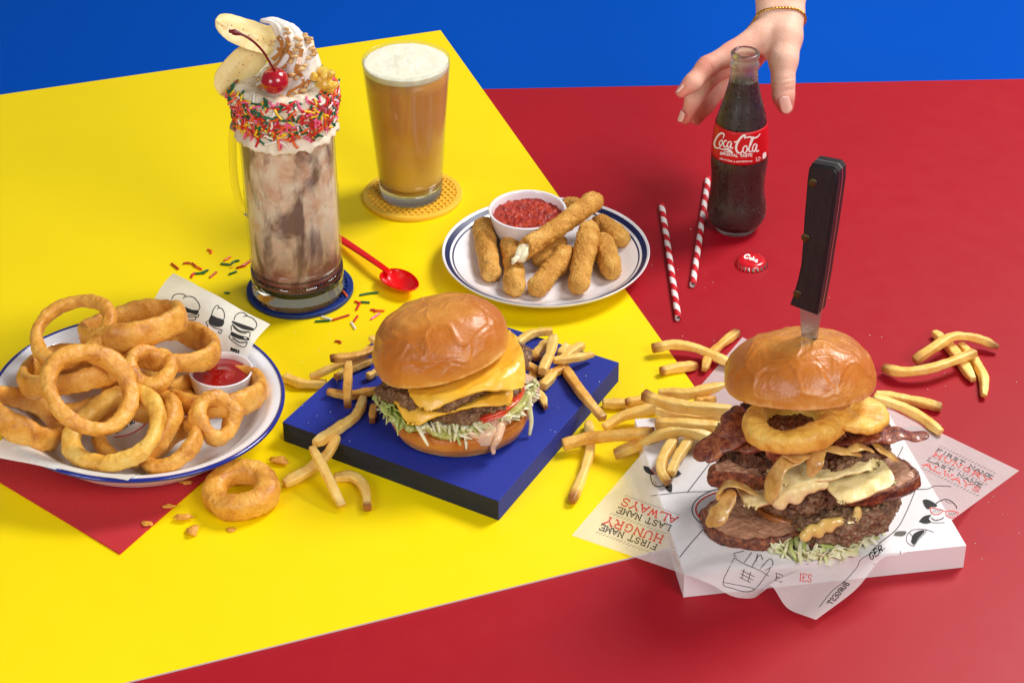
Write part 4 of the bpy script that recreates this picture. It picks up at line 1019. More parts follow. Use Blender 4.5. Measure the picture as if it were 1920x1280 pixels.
# ---------------------------------------------------------------- onion ring platter
nk = [P(225, 1040, ZY), P(433, 857, ZY)]
e_r = (nk[1]-nk[0]); Ln = e_r.length; e_r.normalize(); e_l = P(0, 905, ZY)-nk[0]; e_l.normalize()
c0 = nk[0]; quad = [c0, c0+e_r*Ln, c0+e_r*Ln+e_l*Ln*1.25, c0+e_l*Ln*1.25]
g = box([(p.x, p.y, ZY+.004) for p in quad], .14, .05); nap = obj('paper_napkin', g, m_napkin, smooth=False); tag(nap, 'folded red ribbed paper napkin under the onion ring platter', 'napkin')
zc_ = 3.45; RPx = 271
pc0 = P(260, 737, zc_); RB = RPx/ppc(pc0)
fB = facing(pc0, .568, 92.5); BN = fB[3]
bowl = thing('enamel_platter', (pc0.x, pc0.y, ZY+.15), 'white enamel platter with blue rim heaped with fried onion rings', 'platter')
Dp = 2.8
bpf = [(0, -Dp), (RB*.35, -Dp), (RB*.6, -Dp+.05), (RB*.72, -Dp+.5), (RB*.82, -Dp+1.7), (RB*.88, -.55), (RB*.92, -.22), (RB*.97, -.06), (RB-.08, 0), (RB, -.03), (RB+.02, -.12), (RB-.04, -.2), (RB*.96, -.22), (RB*.9, -.45), (RB*.86, -1.0), (RB*.8, -2.2), (RB*.74, -Dp+.1), (RB*.66, -Dp-.15), (0, -Dp-.15)]
bpp = smooth_prof(bpf, 120)
bg_ = lathe(bpp, fB, 128); obj('dish', bg_, m_enamel, bowl)
tr = []
for k in range(9): a = -math.pi/2+math.pi*1.35*k/8-.2; tr.append((RB-.07+.14*math.cos(a), -.10+.14*math.sin(a)))
obj('rim', lathe([(RB-.22, .035), (RB-.1, .045), (RB+.02, .03), (RB+.085, -.06), (RB+.07, -.2), (RB-.02, -.26), (RB-.10, -.23)], fB, 128, close=True), m_enblue, bowl)
def inb(x, y, h): return fB[0]+fB[1]*x+fB[2]*y+BN*h       # platter coordinates
bbv = bg_.bvh()
# basket paper
def cpx(px, py, h):    # point over the platter plane seen at a pixel
    d = ray(px, py); o = fB[0]+BN*h; t = (o-CAM).dot(BN)/d.dot(BN); return CAM+d*t
cA, cB, cC, cD = cpx(325, 512, 3.6), cpx(507, 607, 1.0), cpx(240, 903, .12), cpx(-34, 842, .6)
def papfn(u, v):
    p = cA.lerp(cB, u).lerp(cD.lerp(cC, u), v); e = min(u, 1-u, v, 1-v)
    q = p-fB[0]; r = math.hypot(q.dot(fB[1]), q.dot(fB[2]))/RB
    floor_h = np.interp(r, [0, .7, .78, .86, .92, 1.0, 3], [-Dp+.12, -Dp+.25, -Dp+1.2, -.8, -.12, .12, .12])
    hh = q.dot(BN); base = p-BN*hh
    w_ = sstep(.0, .16, v)*1.0; w_ = sstep(.02, .34, v)
    h2 = hh*(1-w_)+float(floor_h)*w_
    h2 += (.10*nz((u*5, v*5, 0), 1, 3)+.16*nz((u*2.3, v*9, 2), 1, 1))
    if r < 1: h2 = max(h2, float(floor_h)+.04)
    return base+BN*h2
def papfn2(u, v):
    # round off the corner at B
    du, dv = 1-u, v; return papfn(u, v)
pg = sheet(papfn, 70, 90, .0); pap = obj('basket_paper', pg, m_paper2, loc=inb(0, 0, -Dp)); tag(pap, 'printed waxed paper lining the onion ring platter', 'paper'); pbv = pg.bvh()
T8 = lambda x, y: (290+.1328*x, 510+.1328*y)
ik = G(); 
def kk(pts, w_=1.5): pen(ik, [T8(*p) for p in pts], w_, pbv, .03)
def bl_(pts): blot(ik, [T8(*p) for p in pts], pbv, .03)
kk([(240, 385), (270, 330), (340, 308), (410, 318), (450, 350)]); kk([(395, 370), (450, 345), (540, 355), (610, 420), (640, 500), (610, 545)])
bl_([(425, 490), (520, 530), (620, 545), (600, 590), (500, 580), (420, 545)]); kk([(425, 600), (500, 610), (570, 600), (625, 600), (610, 635), (580, 640), (570, 675), (500, 680), (430, 665)]); kk([(430, 625), (520, 640), (590, 620)])
kk([(805, 600), (830, 530), (870, 475), (900, 480), (908, 505)]); kk([(885, 530), (905, 508), (945, 515), (980, 570), (985, 640), (965, 690)])
bl_([(800, 600), (870, 640), (975, 680), (960, 760), (860, 770), (765, 700)]); kk([(760, 690), (725, 710), (750, 750), (750, 775)]); kk([(765, 715), (850, 790), (950, 820), (930, 870)]); kk([(920, 830), (900, 850), (935, 872)])
kk([(1120, 680), (1140, 620), (1190, 580), (1250, 575), (1300, 610), (1305, 630)]); kk([(1250, 630), (1300, 622), (1390, 660), (1440, 730), (1425, 790), (1385, 820)])
bl_([(1100, 690), (1240, 740), (1390, 795), (1385, 830), (1230, 800), (1095, 715)]); kk([(1090, 740), (1200, 830), (1340, 850)], 2.5); kk([(1080, 760), (1085, 830)]); kk([(1350, 850), (1340, 920)])
bl_([(1085, 840), (1200, 890), (1330, 930), (1320, 965), (1190, 945), (1075, 890)]); kk([(1060, 890), (1060, 930), (1150, 1010), (1240, 1055), (1290, 1040), (1310, 985)]); kk([(1100, 930), (1200, 990), (1300, 990)], 2.2); kk([(1110, 780), (1200, 850), (1300, 870)], 1.2)
write(ik, 'BURGER', T8(1070, 1105), T8(1190, 1150), (1.2, -5.5), pbv, 1.6, False)
T9 = lambda x, y: (.4531*x, 480+.4531*y)
obj('printed_drawing', ik, m_blackink, pap)
rk = G(); pen(rk, [T9(470, 750), T9(530, 740), T9(580, 715), T9(605, 690)], 2.2, pbv, .03); obj('printed_arc', rk, m_redink, pap)
ok_ = G(); write(ok_, 'ONION RINGS', T9(590, 672), T9(480, 735), (-2.5, -7), pbv, 1.8, False); obj('printed_words', ok_, m_blackink, pap)
# ketchup cup
kc = cpx(414, 692, .2); kr = 60/ppc(kc); kf0 = facing(kc, .55, 93)
kcup = thing('ketchup_cup', kc-kf0[3]*2.6, 'small white cup of ketchup at the right of the onion rings', 'sauce cup')
fk = kf0; 
obj('cup', lathe([(0, -2.8)]+smooth_prof([(kr*.8, -2.8), (kr*.9, -1.5), (kr*.99, -.15), (kr, -.04), (kr-.08, .02), (kr-.18, -.05), (kr*.86, -.4), (kr*.8, -1.4), (0, -1.5)], 50), fk, 80), m_china, kcup)
kg = lathe([(r, -.42) for r in np.linspace(0, kr*.90, 36)], fk, 80); kg.f = kg.f[:-1]
def kd(p, n):
    q = p-kc; r = math.hypot(q.dot(fk[1]), q.dot(fk[2]))/kr; a = math.atan2(q.dot(fk[2]), q.dot(fk[1])); s = 1 if Vector(n.tolist()).dot(fk[3]) > 0 else -1
    return s*(.28*math.exp(-(r/.45)**2)+.07*math.sin(a*1+r*11)*(1-r))
kg.disp(kd); obj('ketchup', kg, m_ketchup, kcup)

# ---------------------------------------------------------------- onion rings
def ring(c, apx, ratio, phi, tube, band, label, seed, scale=None, mat=None, group='fried onion rings heaped on the platter', T=T9, wob=1.0, parent=None, pos=None, fra=None):
    """c: photo centre, pos: 3-D point it stands at; apx: outer half width in crop px"""
    tube *= 1.14; k = ppc(pos); R_ = apx*.4531/k if scale is None else apx*scale/k
    fra = fra or facing(pos, ratio, phi); o, e1, e2, n = fra; Rm_ = R_-tube
    V = []; Fc = []; N, M_ = 170, 36
    for i in range(N):
        t = 2*math.pi*i/N; ct, st_ = math.cos(t), math.sin(t)
        rr = Rm_*(1+.045*wob*math.sin(2*t+seed)+.03*wob*math.sin(3*t+seed*2.3)); zoff = .16*wob*math.sin(2*t+seed*1.7)*tube*1.6
        bk_ = 1+.14*wob*math.sin(t+seed*3.1)+.08*wob*math.sin(4*t+seed)
        c_ = o+(e1*ct+e2*st_)*rr+n*zoff; rad_ = e1*ct+e2*st_
        for j in range(M_):
            a = 2*math.pi*j/M_; ca_, sa_ = math.cos(a), math.sin(a); V.append(c_+rad_*(tube*bk_*math.copysign(abs(ca_)**.8, ca_))+n*(band*bk_*math.copysign(abs(sa_)**.8, sa_)))
    for i in range(N):
        for j in range(M_): Fc.append((i*M_+j, ((i+1) % N)*M_+j, ((i+1) % N)*M_+(j+1) % M_, i*M_+(j+1) % M_))
    g = G().add(V, Fc); g.disp(lambda p, m: .10*fr(p, .9, 4, seed)+.035*nz(p, 2.2, seed)+.014*nz(p, 7, seed)+.035*max(0, nz(p, 2.8, seed+4)-.1))
    ob = obj('onion_ring', g, mat or m_ring, parent)
    if parent is None: tag(ob, label, 'onion ring', group)
    return ob
def RG(X, Y, h, a, ratio, phi, tube, band, label, seed, mat=None):
    pos = cpx(*T9(X, Y), h); return ring((X, Y), a, ratio, phi, tube, band, label, seed, pos=pos, mat=mat)
RG(300, 305, 3.4, 182, .74, 118, .46, .62, 'large onion ring standing upright at the back left of the heap', 1)
RG(376, 555, 3.6, 205, .90, 60, .56, .60, 'largest front onion ring facing forward across the heap', 2, m_ring)
RG(548, 285, 3.0, 222, .24, 104, .40, .95, 'onion ring lying on top at the back, edge on, above the others', 3)
RG(692, 375, 1.5, 225, .30, 88, .45, .95, 'wide onion ring at the back right against the printed paper', 4)
RG(622, 462, 2.6, 116, .78, 75, .50, .70, 'small thick onion ring in the middle, right of the largest ring', 5)
RG(320, 470, 1.5, 255, .22, 100, .42, 1.0, 'long onion ring on edge behind the largest ring', 6)
RG(95, 660, .3, 185, .42, 62, .45, .95, 'onion ring cut by the left picture edge', 7)
RG(478, 715, .9, 218, .72, 122, .58, .66, 'pale onion ring at the bottom front of the heap', 8, m_ring2)
RG(565, 705, -.3, 195, .66, 128, .50, .7, 'onion ring tucked behind the pale bottom ring', 9)
RG(890, 672, .6, 116, .80, 38, .52, .85, 'small thick onion ring leaning on the right rim of the platter', 10)
RG(893, 560, -.2, 222, .30, 96, .42, .85, 'wide onion ring at the right end under the ketchup cup', 11)
RG(715, 790, -.7, 150, .40, 125, .46, .7, 'onion ring low at the front right under the others', 12)
RG(320, 560, -1.5, 200, .5, 95, .5, .7, 'browned onion ring deep inside the heap', 13)
RG(620, 590, -1.2, 190, .45, 80, .5, .7, 'onion ring deep in the centre of the heap', 14)
rp = P(452, 918, ZY+1.0)
ring(None, 160, 0, 0, .78, .95, 'single thick onion ring lying alone on the yellow surface', 21, pos=rp, fra=frame_n(rp, (-.06, -.08, 1)), group=None, wob=.35)
# crumbs
def crumb(px, py, s, label, seed, sc=(1, .7, .35)):
    sc = (sc[0], sc[1], sc[2]*.7); s *= .92
    zt_ = ZY+.15 if px in (347,) else ZY
    c = P(px, py, ZY+.25*s); g = ico(c, s, 3, sc, seed=seed, amp=.38, fq=1.3); mn = min(v.z for v in g.v); up_ = .155 if px < 350 and py < 990 else 0
    g.v = [v+Vector((0, 0, ZY-mn+up_)) for v in g.v]; tag(obj('batter_crumb', g, m_ring), label, 'crumb', 'batter crumbs')
crumb(277, 985, .42, 'pale batter crumb on the napkin near its front corner', 1); crumb(318, 952, .42, 'curled batter crumb on the napkin, upper of two', 2, (1.2, .5, .35)); crumb(344, 972, .62, 'long batter crumb at the napkin edge', 3, (1.1, .5, .35))
crumb(361, 995, .62, 'largest batter crumb in front of the napkin edge', 4, (.7, .9, .5)); crumb(433, 992, .36, 'small dark batter crumb in front of the lone onion ring', 5); crumb(348, 907, .42, 'flat batter crumb on the napkin beneath the platter rim', 6, (1.3, .5, .3)); crumb(524, 865, .78, 'pointed batter flake behind the lone onion ring', 7, (1.1, .5, .45))
# ---------------------------------------------------------------- burger kit
def bun_top(name, fra, R, H, parent, seed, top_open=None, mat=None, crease=.085):
    o, e1, e2, n = fra
    pf = smooth_prof([(0, .25), (R*.5, .12), (R*.88, .03), (R*.965, .05), (R*.995, H*.09), (R, H*.20), (R*.98, H*.36), (R*.91, H*.57), (R*.78, H*.76), (R*.58, H*.90), (R*.32, H*.98), (0, H)], 150)
    pf = [(r, z) for r, z in pf]; pf[0] = (0, pf[0][1]); pf[-1] = (0, H)
    g = lathe(pf, fra, 300, rad=lambda t, z: 1+.018*math.sin(2*t+seed)+.012*math.sin(3*t+seed*2)+.006*math.sin(7*t))
    def ridge(q, s, w_, sd):
        d = noise.voronoi(q*s+Vector((sd, sd*.7, 0)))[0]; return math.exp(-((d[1]-d[0])/w_)**2)
    def d(p, m):
        q = p-o; x, y, z = q.dot(e1), q.dot(e2), q.dot(n)
        if z < .12: return .03*nz(p, 2, seed)
        w_ = Vector((x, y, z)); w_ += Vector((nz(w_, .5, seed), nz(w_, .5, seed+1), nz(w_, .5, seed+2)))*1.3
        k = sstep(.1, H*.4, z)
        v = .16*nz(w_, .38, seed)+.07*nz(w_, 1.0, seed+3)
        a = ridge(w_, .34, .10, seed); b = ridge(w_, .8, .07, seed+5)
        mask = sstep(-.1, .35, nz(w_, .35, seed+9)); 
        return v*k+k*crease*(a*.75+.42*b*mask)+.012*nz(p, 5, seed)
    g.disp(d); g.a['h'] = [max(0, min(1, (p-o).dot(n)/H)) for p in g.v]
    return obj(name, g, mat or m_bun, parent)
def bun_bottom(fra, R, H, parent, seed):
    o, e1, e2, n = fra
    pf = smooth_prof([(0, 0), (R*.72, 0), (R*.9, .12), (R*.985, H*.4), (R, H*.62), (R*.97, H*.9), (R*.9, H), (0, H)], 60); pf[0] = (0, 0); pf[-1] = (0, H)
    g = lathe(pf, fra, 130, rad=lambda t, z: 1+.02*math.sin(3*t+seed)); g.disp(lambda p, m: .06*nz(p, .7, seed)+.02*nz(p, 2.4, seed)); g.a['h'] = [max(0, min(1, (p-o).dot(n)/H*.55-.05)) for p in g.v]
    return obj('bottom_bun', g, m_bun, parent)
def patty(fra, R, H, parent, seed, mat=None, name='patty', rough=.22, wob=.07):
    o, e1, e2, n = fra
    pf = smooth_prof([(0, 0), (R*.8, -.02), (R*.96, .1), (R, H*.5), (R*.95, H*.92), (R*.8, H), (0, H*.96)], 84); pf[0] = (0, 0); pf[-1] = (0, H*.96)
    g = lathe(pf, fra, 340, rad=lambda t, z: 1+wob*math.sin(3*t+seed)+wob*.7*math.sin(5*t+seed*2)+.03*math.sin(11*t+seed))
    def d(p, m):
        w_ = p+Vector((nz(p, 1.2, seed), nz(p, 1.2, seed+1), nz(p, 1.2, seed+2)))*.3
        dd = noise.voronoi(w_*2.3+Vector((seed, 0, 0)))[0]
        d2 = noise.voronoi(w_*4.6+Vector((0, seed, 0)))[0]
        return rough*(1.3*(.42-dd[0]))*.9+.14*(.35-d2[0])+.18*fr(p, 1.4, 5, seed)+.04*nz(p, 7, seed)
    g.disp(d); return obj(name, g, mat or m_patty, parent)
def cheese(fra, S, Rp, rot, parent, seed, mat=None, off=(0, 0), th=.26, droop=.85, name='cheese_slice', edge=0.0, maxdrop=9):
    o, e1, e2, n = fra; a = math.radians(rot); x1 = e1*math.cos(a)+e2*math.sin(a); y1 = -e1*math.sin(a)+e2*math.cos(a)
    def fn(u, v):
        x = (u*2-1)*S; y = (v*2-1)*S
        # soften the corners
        kp = 5 if mat else 7; k = (abs(u*2-1)**kp+abs(v*2-1)**kp)**(1/kp); k = 1 if k < 1 else 1/k; x = x*k+off[0]; y = y*k+off[1]
        r = math.hypot(x, y); q = Vector((x, y, 0)); z = 0; rr = r
        if r > Rp:
            e = r-Rp; c = min(e, .7); z = -(.5*c*c/.7)*droop-max(0, e-.7)*droop; rr = Rp+c*.72+max(0, e-.7)*math.sqrt(max(.04, 1-droop*droop))*.9; z = max(z, -maxdrop)
        f = rr/max(r, 1e-6)
        w_ = (.22*nz((x*.9, y*.9, seed), 1, seed+3) if mat else 0)+.07*nz((x*.6, y*.6, seed), 1, seed)+.03*nz((x*2, y*2, seed), 1, seed)+(.16*nz((x*1.1, y*1.1, 3), 1, seed) if r > Rp*.96 else 0)
        return o+x1*(x*f)+y1*(y*f)+n*(z+w_+th)
    g = sheet(fn, 60, 60, th); return obj(name, g, mat or m_cheese, parent)
def shred(fra, R, count, parent, seed, a0=180, a1=360, z0=0, mats=(m_lett, m_lett, m_lettd), L=(1.6, 3.4), rin=.82, out=.5, down=.9, name='lettuce', stuff=True):
    """tangle of thin curling strips round the front of a layer"""
    o, e1, e2, n = fra; rd_ = random.Random(seed); gs = [G() for _ in mats]
    for i in range(count):
        a = math.radians(rd_.uniform(a0, a1)); r = R*rd_.uniform(rin, 1.0); d = e1*math.cos(a)+e2*math.sin(a); t = n.cross(d)
        c = o+d*r+n*(z0+rd_.uniform(-.25, .35)); ln = rd_.uniform(*L); dir_ = (d*rd_.uniform(.1, 1)+t*rd_.uniform(-1.3, 1.3)-n*rd_.uniform(-.1, down)*.6).normalized()
        cv = Vector((rd_.uniform(-1, 1), rd_.uniform(-1, 1), rd_.uniform(-.2, .9)))*.95
        pts = [c-dir_*ln*.5-d*.5, c-dir_*ln*.15+cv*.4, c+dir_*ln*.2+cv*.3+d*out*.4, c+dir_*ln*.5+d*out*.6-n*rd_.uniform(0, down)*.5]
        wdt = rd_.uniform(.07, .19)
        g = sweep(pts, lambda q: wdt*(1-.5*abs(2*q-1)**3), 8, flat=(1, .3), n=14, twist=rd_.uniform(-1.5, 1.5)); g.disp(lambda p, m: .03*nz(p, 2.5, seed))
        gs[rd_.randrange(len(mats)) if rd_.random() < .8 else 0].add(g.v, g.f)
    allg = G(); mi = []
    for q, g in enumerate(gs): allg.add(g.v, g.f); mi += [q]*len(g.f)
    ob = obj(name, allg, mats[0], parent); [ob.data.materials.append(m) for m in mats[1:]]; ob.data.polygons.foreach_set('material_index', mi)
    if stuff: ob['kind'] = 'stuff'
    return ob
def leafbits(fra, R, count, parent, seed, a0, a1, z0=0.0, size=(.9, 1.7), down=.6, name='lettuce_leaf', mat=None, out=.25):
    o, e1, e2, n = fra; rd_ = random.Random(seed); G_ = G()
    for i in range(count):
        a = math.radians(rd_.uniform(a0, a1)); d = e1*math.cos(a)+e2*math.sin(a); t = n.cross(d); L = rd_.uniform(*size); W = L*rd_.uniform(.3, .6)
        c = o+d*(R*rd_.uniform(.86, 1.0))+n*(z0+rd_.uniform(-.2, .25)); tl = rd_.uniform(-.5, .5); ph = rd_.uniform(0, 6)
        x1 = (t+d*tl*.6-n*rd_.uniform(0, down)*.6).normalized(); y1 = (d*out+n*rd_.uniform(-.6, .7)-x1*.1).normalized()
        def fn(u, v, c=c, x1=x1, y1=y1, L=L, W=W, ph=ph, d=d):
            x = u-.5; y = (v-.5)*(1-1.2*x*x); return c+x1*(x*L)+y1*(y*W*1.6)+d*(.16*math.sin(x*9+ph)+.10*math.sin(y*11+ph*2))-n*(.25*x*x*L)
        g = sheet(fn, 10, 7, .06); G_.add(g.v, g.f)
    ob = obj(name, G_, mat or m_leaf, parent); ob['kind'] = 'stuff'; return ob
def ribbon(pts, w_, th, mat, parent, name, seed, twist=0, n=30, sq=3, cup=0.0):
    g = sweep(pts, lambda t: w_*(1-.35*abs(2*t-1)**4)*(1+.12*math.sin(9*t+seed)), 20, flat=(1, th/w_), sq=sq, n=n, twist=twist); g.disp(lambda p, m: .05*nz(p, 1.5, seed)+.02*nz(p, 4.5, seed)); return obj(name, g, mat, parent)
def blobs(pts, r, mat, parent, name, seed, sc=(1, 1, 1), k=.35, h=.09):
    """melted, runny mass: one smooth skin through the given points"""
    rr = r if isinstance(r, (list, tuple)) else [r]*len(pts)
    def f(X, Y, Z):
        D = None
        for p, q in zip(pts, rr):
            d = np.sqrt((X-p.x)**2+(Y-p.y)**2+(Z-p.z)**2)-q
            if D is None: D = d
            else: hh = np.clip(.5+.5*(D-d)/k, 0, 1); D = D*(1-hh)+d*hh-k*hh*(1-hh)
        return D
    m = max(rr)+.4; g = surface_nets(f, [min(p[i] for p in pts)-m for i in range(3)], [max(p[i] for p in pts)+m for i in range(3)], h)
    g.disp(lambda p, n: .04*nz(p, 2, seed)); return obj(name, g, mat, parent)

# ---------------------------------------------------------------- blue board and cheeseburger
ZB0, HB = ZY, 1.85
ZT = ZB0+HB
cr4 = [P(529.5, 790.8, ZT), P(934.5, 939, ZT), P(1160.6, 679.4, ZT), P(787, 561, ZT)]
gb_ = box([(p.x, p.y, ZB0+.004) for p in cr4], HB-.004, .05); brd = obj('serving_board', gb_, m_board, smooth=False); brd.data.materials.append(shaded_side_mat())
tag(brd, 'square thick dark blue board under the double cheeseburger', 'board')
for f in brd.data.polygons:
    if abs(f.normal.z) < .5 and f.normal.x < 0: f.material_index = 1  # left-facing sides take the painted-in shade
B1 = P(862, 778, ZT); B1.z = ZT
bur = thing('cheeseburger', B1, 'double cheeseburger with two orange cheese slices and shiny brioche bun on the blue board', 'burger')
def L1(px, py, z): return P(px, py, ZT+z)
bun_bottom(frame_n(L1(862, 790, 0)*1.0, (0, 0, 1)), 5.35, 2.0, bur, 3)
f_s = frame_n(B1+Vector((.1, 0, 2.0)), (.0, .0, 1))
# sauce ring spilling over the bottom bun
def sauce_fn(u, v):
    a = 2*math.pi*u; R_ = 5.35+.35*math.sin(5*a+1)+.25*math.sin(9*a); k = v
    dr_ = .35*max(0, math.sin(4*a+.5))+.25*max(0, math.sin(7*a+2))+ (1.0*math.exp(-((a-5.45)/.22)**2)+.5*math.exp(-((a-4.2)/.12)**2))
    r = R_*(.55+.45*min(1, k/.6)); z = .62*(1-(k/.6)**3*.5) if k < .6 else .31-(k-.6)/.4*(.65+dr_); r += .15*math.sin(math.pi*k)+(k-.6 if k > .6 else 0)*.35
    return f_s[0]+Vector((math.cos(a)*r, math.sin(a)*r, z+.06*nz((math.cos(a)*5, math.sin(a)*5, k*2), 1, 4)))
obj('sauce', sheet(sauce_fn, 150, 24, .12), m_sauce, bur)
obj('sauce_drip', sweep([L1(938, 800, 2.3), L1(933, 822, 1.9), L1(925, 838, 1.2), L1(925, 848, .8)], lambda t: .42*(1-.6*t), 14), m_sauce, bur)
obj('sauce_drip', sweep([L1(990, 740, 3.2), L1(992, 765, 2.2), L1(996, 790, 1.2), L1(993, 814, .3)], lambda t: .3*(1-.6*t), 14), m_lett, bur)
shred(frame_n(B1+Vector((0, 0, 2.35)), (0, 0, 1)), 5.6, 60, bur, 11, 178, 372, .25, L=(1.2, 2.4), rin=.86, out=.3, down=.6)
shred(frame_n(B1+Vector((-.2, 0, 2.5)), (0, 0, 1)), 5.8, 12, bur, 17, 185, 262, -.1, mats=(m_lett, m_lettd), L=(1.6, 2.8), rin=.86, out=.5, down=1.1)
leafbits(frame_n(B1+Vector((0, 0, 2.45)), (0, 0, 1)), 5.75, 46, bur, 31, 182, 368, .1)
leafbits(frame_n(B1+Vector((-.3, 0, 2.75)), (0, 0, 1)), 6.0, 14, bur, 33, 186, 246, 0, size=(1.3, 2.2), mat=m_lettd, down=1.0)
def lay(px, py, ratio, phi, dy=0.0): return facing(Q(px, py, B1.y+dy), ratio, phi)
obj('pickle_slice', lathe([(0, 0), (1.75, 0), (1.9, .1), (1.9, .34), (1.75, .44), (0, .44)], frame_n(L1(842, 793, 2.35), (.02, -.16, 1)), 48, rad=lambda t, z: 1+.02*math.sin(16*t)), m_pickle, bur)
obj('pickle_slice', lathe([(0, 0), (1.9, 0), (2.0, .1), (2.0, .34), (1.85, .44), (0, .44)], lay(945, 762, .5, 110, -2.3), 48, rad=lambda t, z: 1+.02*math.sin(16*t)), m_pickle, bur)
obj('tomato_slice', lathe(smooth_prof([(0, 0), (3.5, 0), (3.75, .2), (3.5, .55), (0, .55)], 24), lay(893, 752, .46, 102, -1.2), 64), m_tomato, bur)
obj('onion_slice', lathe(smooth_prof([(0, 0), (3.3, 0), (3.45, .2), (3.3, .5), (0, .5)], 20), lay(838, 757, .46, 96, -1.2), 64), m_redonion, bur)
pa1 = lay(850, 733, .47, 97, -.1); patty(pa1, 5.45, 1.2, bur, 5)
c1 = lay(846, 709, .45, 98, -.2); cheese(c1, 4.5, 5.35, 7, bur, 2, th=.24, maxdrop=.85, off=(-.35, -1.25))
pa2 = lay(851, 706, .42, 104, .0); patty(pa2, 5.75, 1.25, bur, 8)
c2 = lay(852, 680, .42, 105, -.1); cheese(c2, 4.6, 5.45, 3, bur, 6, th=.25, maxdrop=1.6, off=(.55, -1.6))
bt = lay(831, 672, .36, 106, .1); bun_top('top_bun', bt, 5.35, 4.55, bur, 4)

# ---------------------------------------------------------------- white block, printed paper
HK = 2.05
kq = [P(1283, 1078, HK), P(1812, 1022, HK), P(1656, 757, HK), P(1190, 785, HK)]
blk = obj('display_block', box([(p.x, p.y, .004) for p in kq], HK-.004, .04), m_block, smooth=False); tag(blk, 'low square white block under the printed paper and tall burger', 'block')
pL, pR, pT, pB = P(1072, 1003, ZY+.03), P(1911, 882, .03), P(1392, 632, .05), P(1530, 1161, .55)
kc2 = [Vector((p.x, p.y)) for p in kq]
def inside_dist(x, y):
    """signed distance to the block outline (positive inside)"""
    m = 1e9; q = Vector((x, y))
    for i in range(4):
        a, b = kc2[i], kc2[(i+1) % 4]; e = (b-a).normalized(); nrm = Vector((-e.y, e.x)); m = min(m, (q-a).dot(nrm))
    return m
def sheet_fn(u, v):
    # u from left tip to bottom tip / top to right ; v from L-T side
    a_ = [A_[k]*(1-u)*(1-v)+B_[k]*u*(1-v)+T_[k]*(1-u)*v+R_[k]*u*v for k in (0, 1)]; z_ = 1.0
    fv = sstep(.30, 0, v); fu = sstep(.72, 1.0, u)
    a_[1] += fv*(10*math.exp(-((u-.66)/.07)**2)-34*math.exp(-((u-.815)/.045)**2)) - fu*24*math.exp(-((v-.32)/.08)**2)
    for _ in range(24):
        p = P(a_[0], a_[1], z_); z_ += (sheet_z(p, u, v)-z_)*.45
    return Vector((p.x, p.y, z_))
A_, R_, T_, B_ = (1072, 1003), (1911, 882), (1392, 632), (1530, 1161)
def sheet_z(p, u, v):
    base = ZY+.03 if p.x < 30 and inside_dist(p.x, p.y) < -1.5 and p.x < kc2[0].x-1.2 else .03
    d = inside_dist(p.x, p.y); k = sstep(-4.2, .35, d); z = base*(1-k)+(HK+.035)*k
    front = (1-v)                         # ripples along the front edge
    fr_ = sstep(.62, 1.0, front)*(1 if d < 0 else sstep(2.2, 0, d))
    z += fr_*(.55*math.sin(u*13.5+.6)+.25*math.sin(u*27))*sstep(.12, .35, u)*.75+.06*nz((u*6, v*6, 0), 1, 2)*(1-k)
    if front > .5: z += 1.05*sstep(.80, 1.0, front)*math.exp(-((u-.80)/.07)**2)
    z = max(z, base if d < 0 else HK+.03)
    z = max(z, HK+.03) if d > -.12 else max(z, .03)
    return z
psh = sheet(sheet_fn, 130, 130, 0); paper = obj('printed_paper', psh, m_paper, loc=(B1.x+25, B1.y-6, HK)); tag(paper, 'square waxed paper printed with words, cows and burgers beneath the tall burger', 'paper')
pv = psh.bvh(); bi, ri = G(), G()
T6 = lambda x, y: (1060+.15625*x, 860+.15625*y); T7 = lambda x, y: (1640+.15625*x, 800+.15625*y)
def word(mt, *a): g_ = G(); write(g_, *a); obj('printed_word', g_, mt, paper)
def vec(x, y): return (x*.15625, y*.15625)
word(m_blackink, 'LAST NAME', T6(1272, 800), T6(640, 575), vec(-28, 62), pv, 1.7); word(m_redink, 'ALWAYS', T6(1350, 700), T6(700, 465), vec(-40, 82), pv, 2.3)
word(m_blackink, 'FIRST NAME', T6(1105, 1030), T6(432, 782), vec(-28, 62), pv, 1.7); word(m_redink, 'HUNGRY', T6(1185, 925), T6(500, 690), vec(-40, 85), pv, 2.3)
word(m_blackink, 'FIRST NAME', T7(738, 287), T7(1405, 622), vec(24, -29), pv, 1.15); word(m_redink, 'HUNGRY', T7(697, 345), T7(1370, 665), vec(30, -40), pv, 1.5)
word(m_blackink, 'LAST NAME', T7(630, 402), T7(1278, 728), vec(24, -29), pv, 1.15); word(m_redink, 'ALWAYS', T7(580, 462), T7(1250, 790), vec(32, -44), pv, 1.5)
def hatch(a, b, n_, v): 
    for i in range(n_): x = a[0]+(b[0]-a[0])*i/(n_-1); y = a[1]+(b[1]-a[1])*i/(n_-1); pen(bi, [(x, y), (x+v[0], y+v[1])], .55, pv, smooth=False)
hatch(T6(1375, 662), T6(748, 435), 17, vec(-42, 10)); hatch(T6(1210, 888), T6(580, 650), 17, vec(-42, 12)); hatch(T6(1045, 1118), T6(410, 875), 17, vec(-42, 12))
hatch(T7(782, 240), T7(1420, 556), 18, vec(36, -8)); hatch(T7(672, 362), T7(1320, 694), 18, vec(34, -8)); hatch(T7(555, 500), T7(1212, 826), 18, vec(38, -8))
obj('printed_hatching', bi, m_blackink, paper)['kind'] = 'stuff'
def flush(nm):
    global bi, ri
    if bi.f: obj(nm, bi, m_blackink, paper)
    if ri.f: obj('printed_glasses', ri, m_redink, paper)
    bi, ri = G(), G()
bi, ri = G(), G()
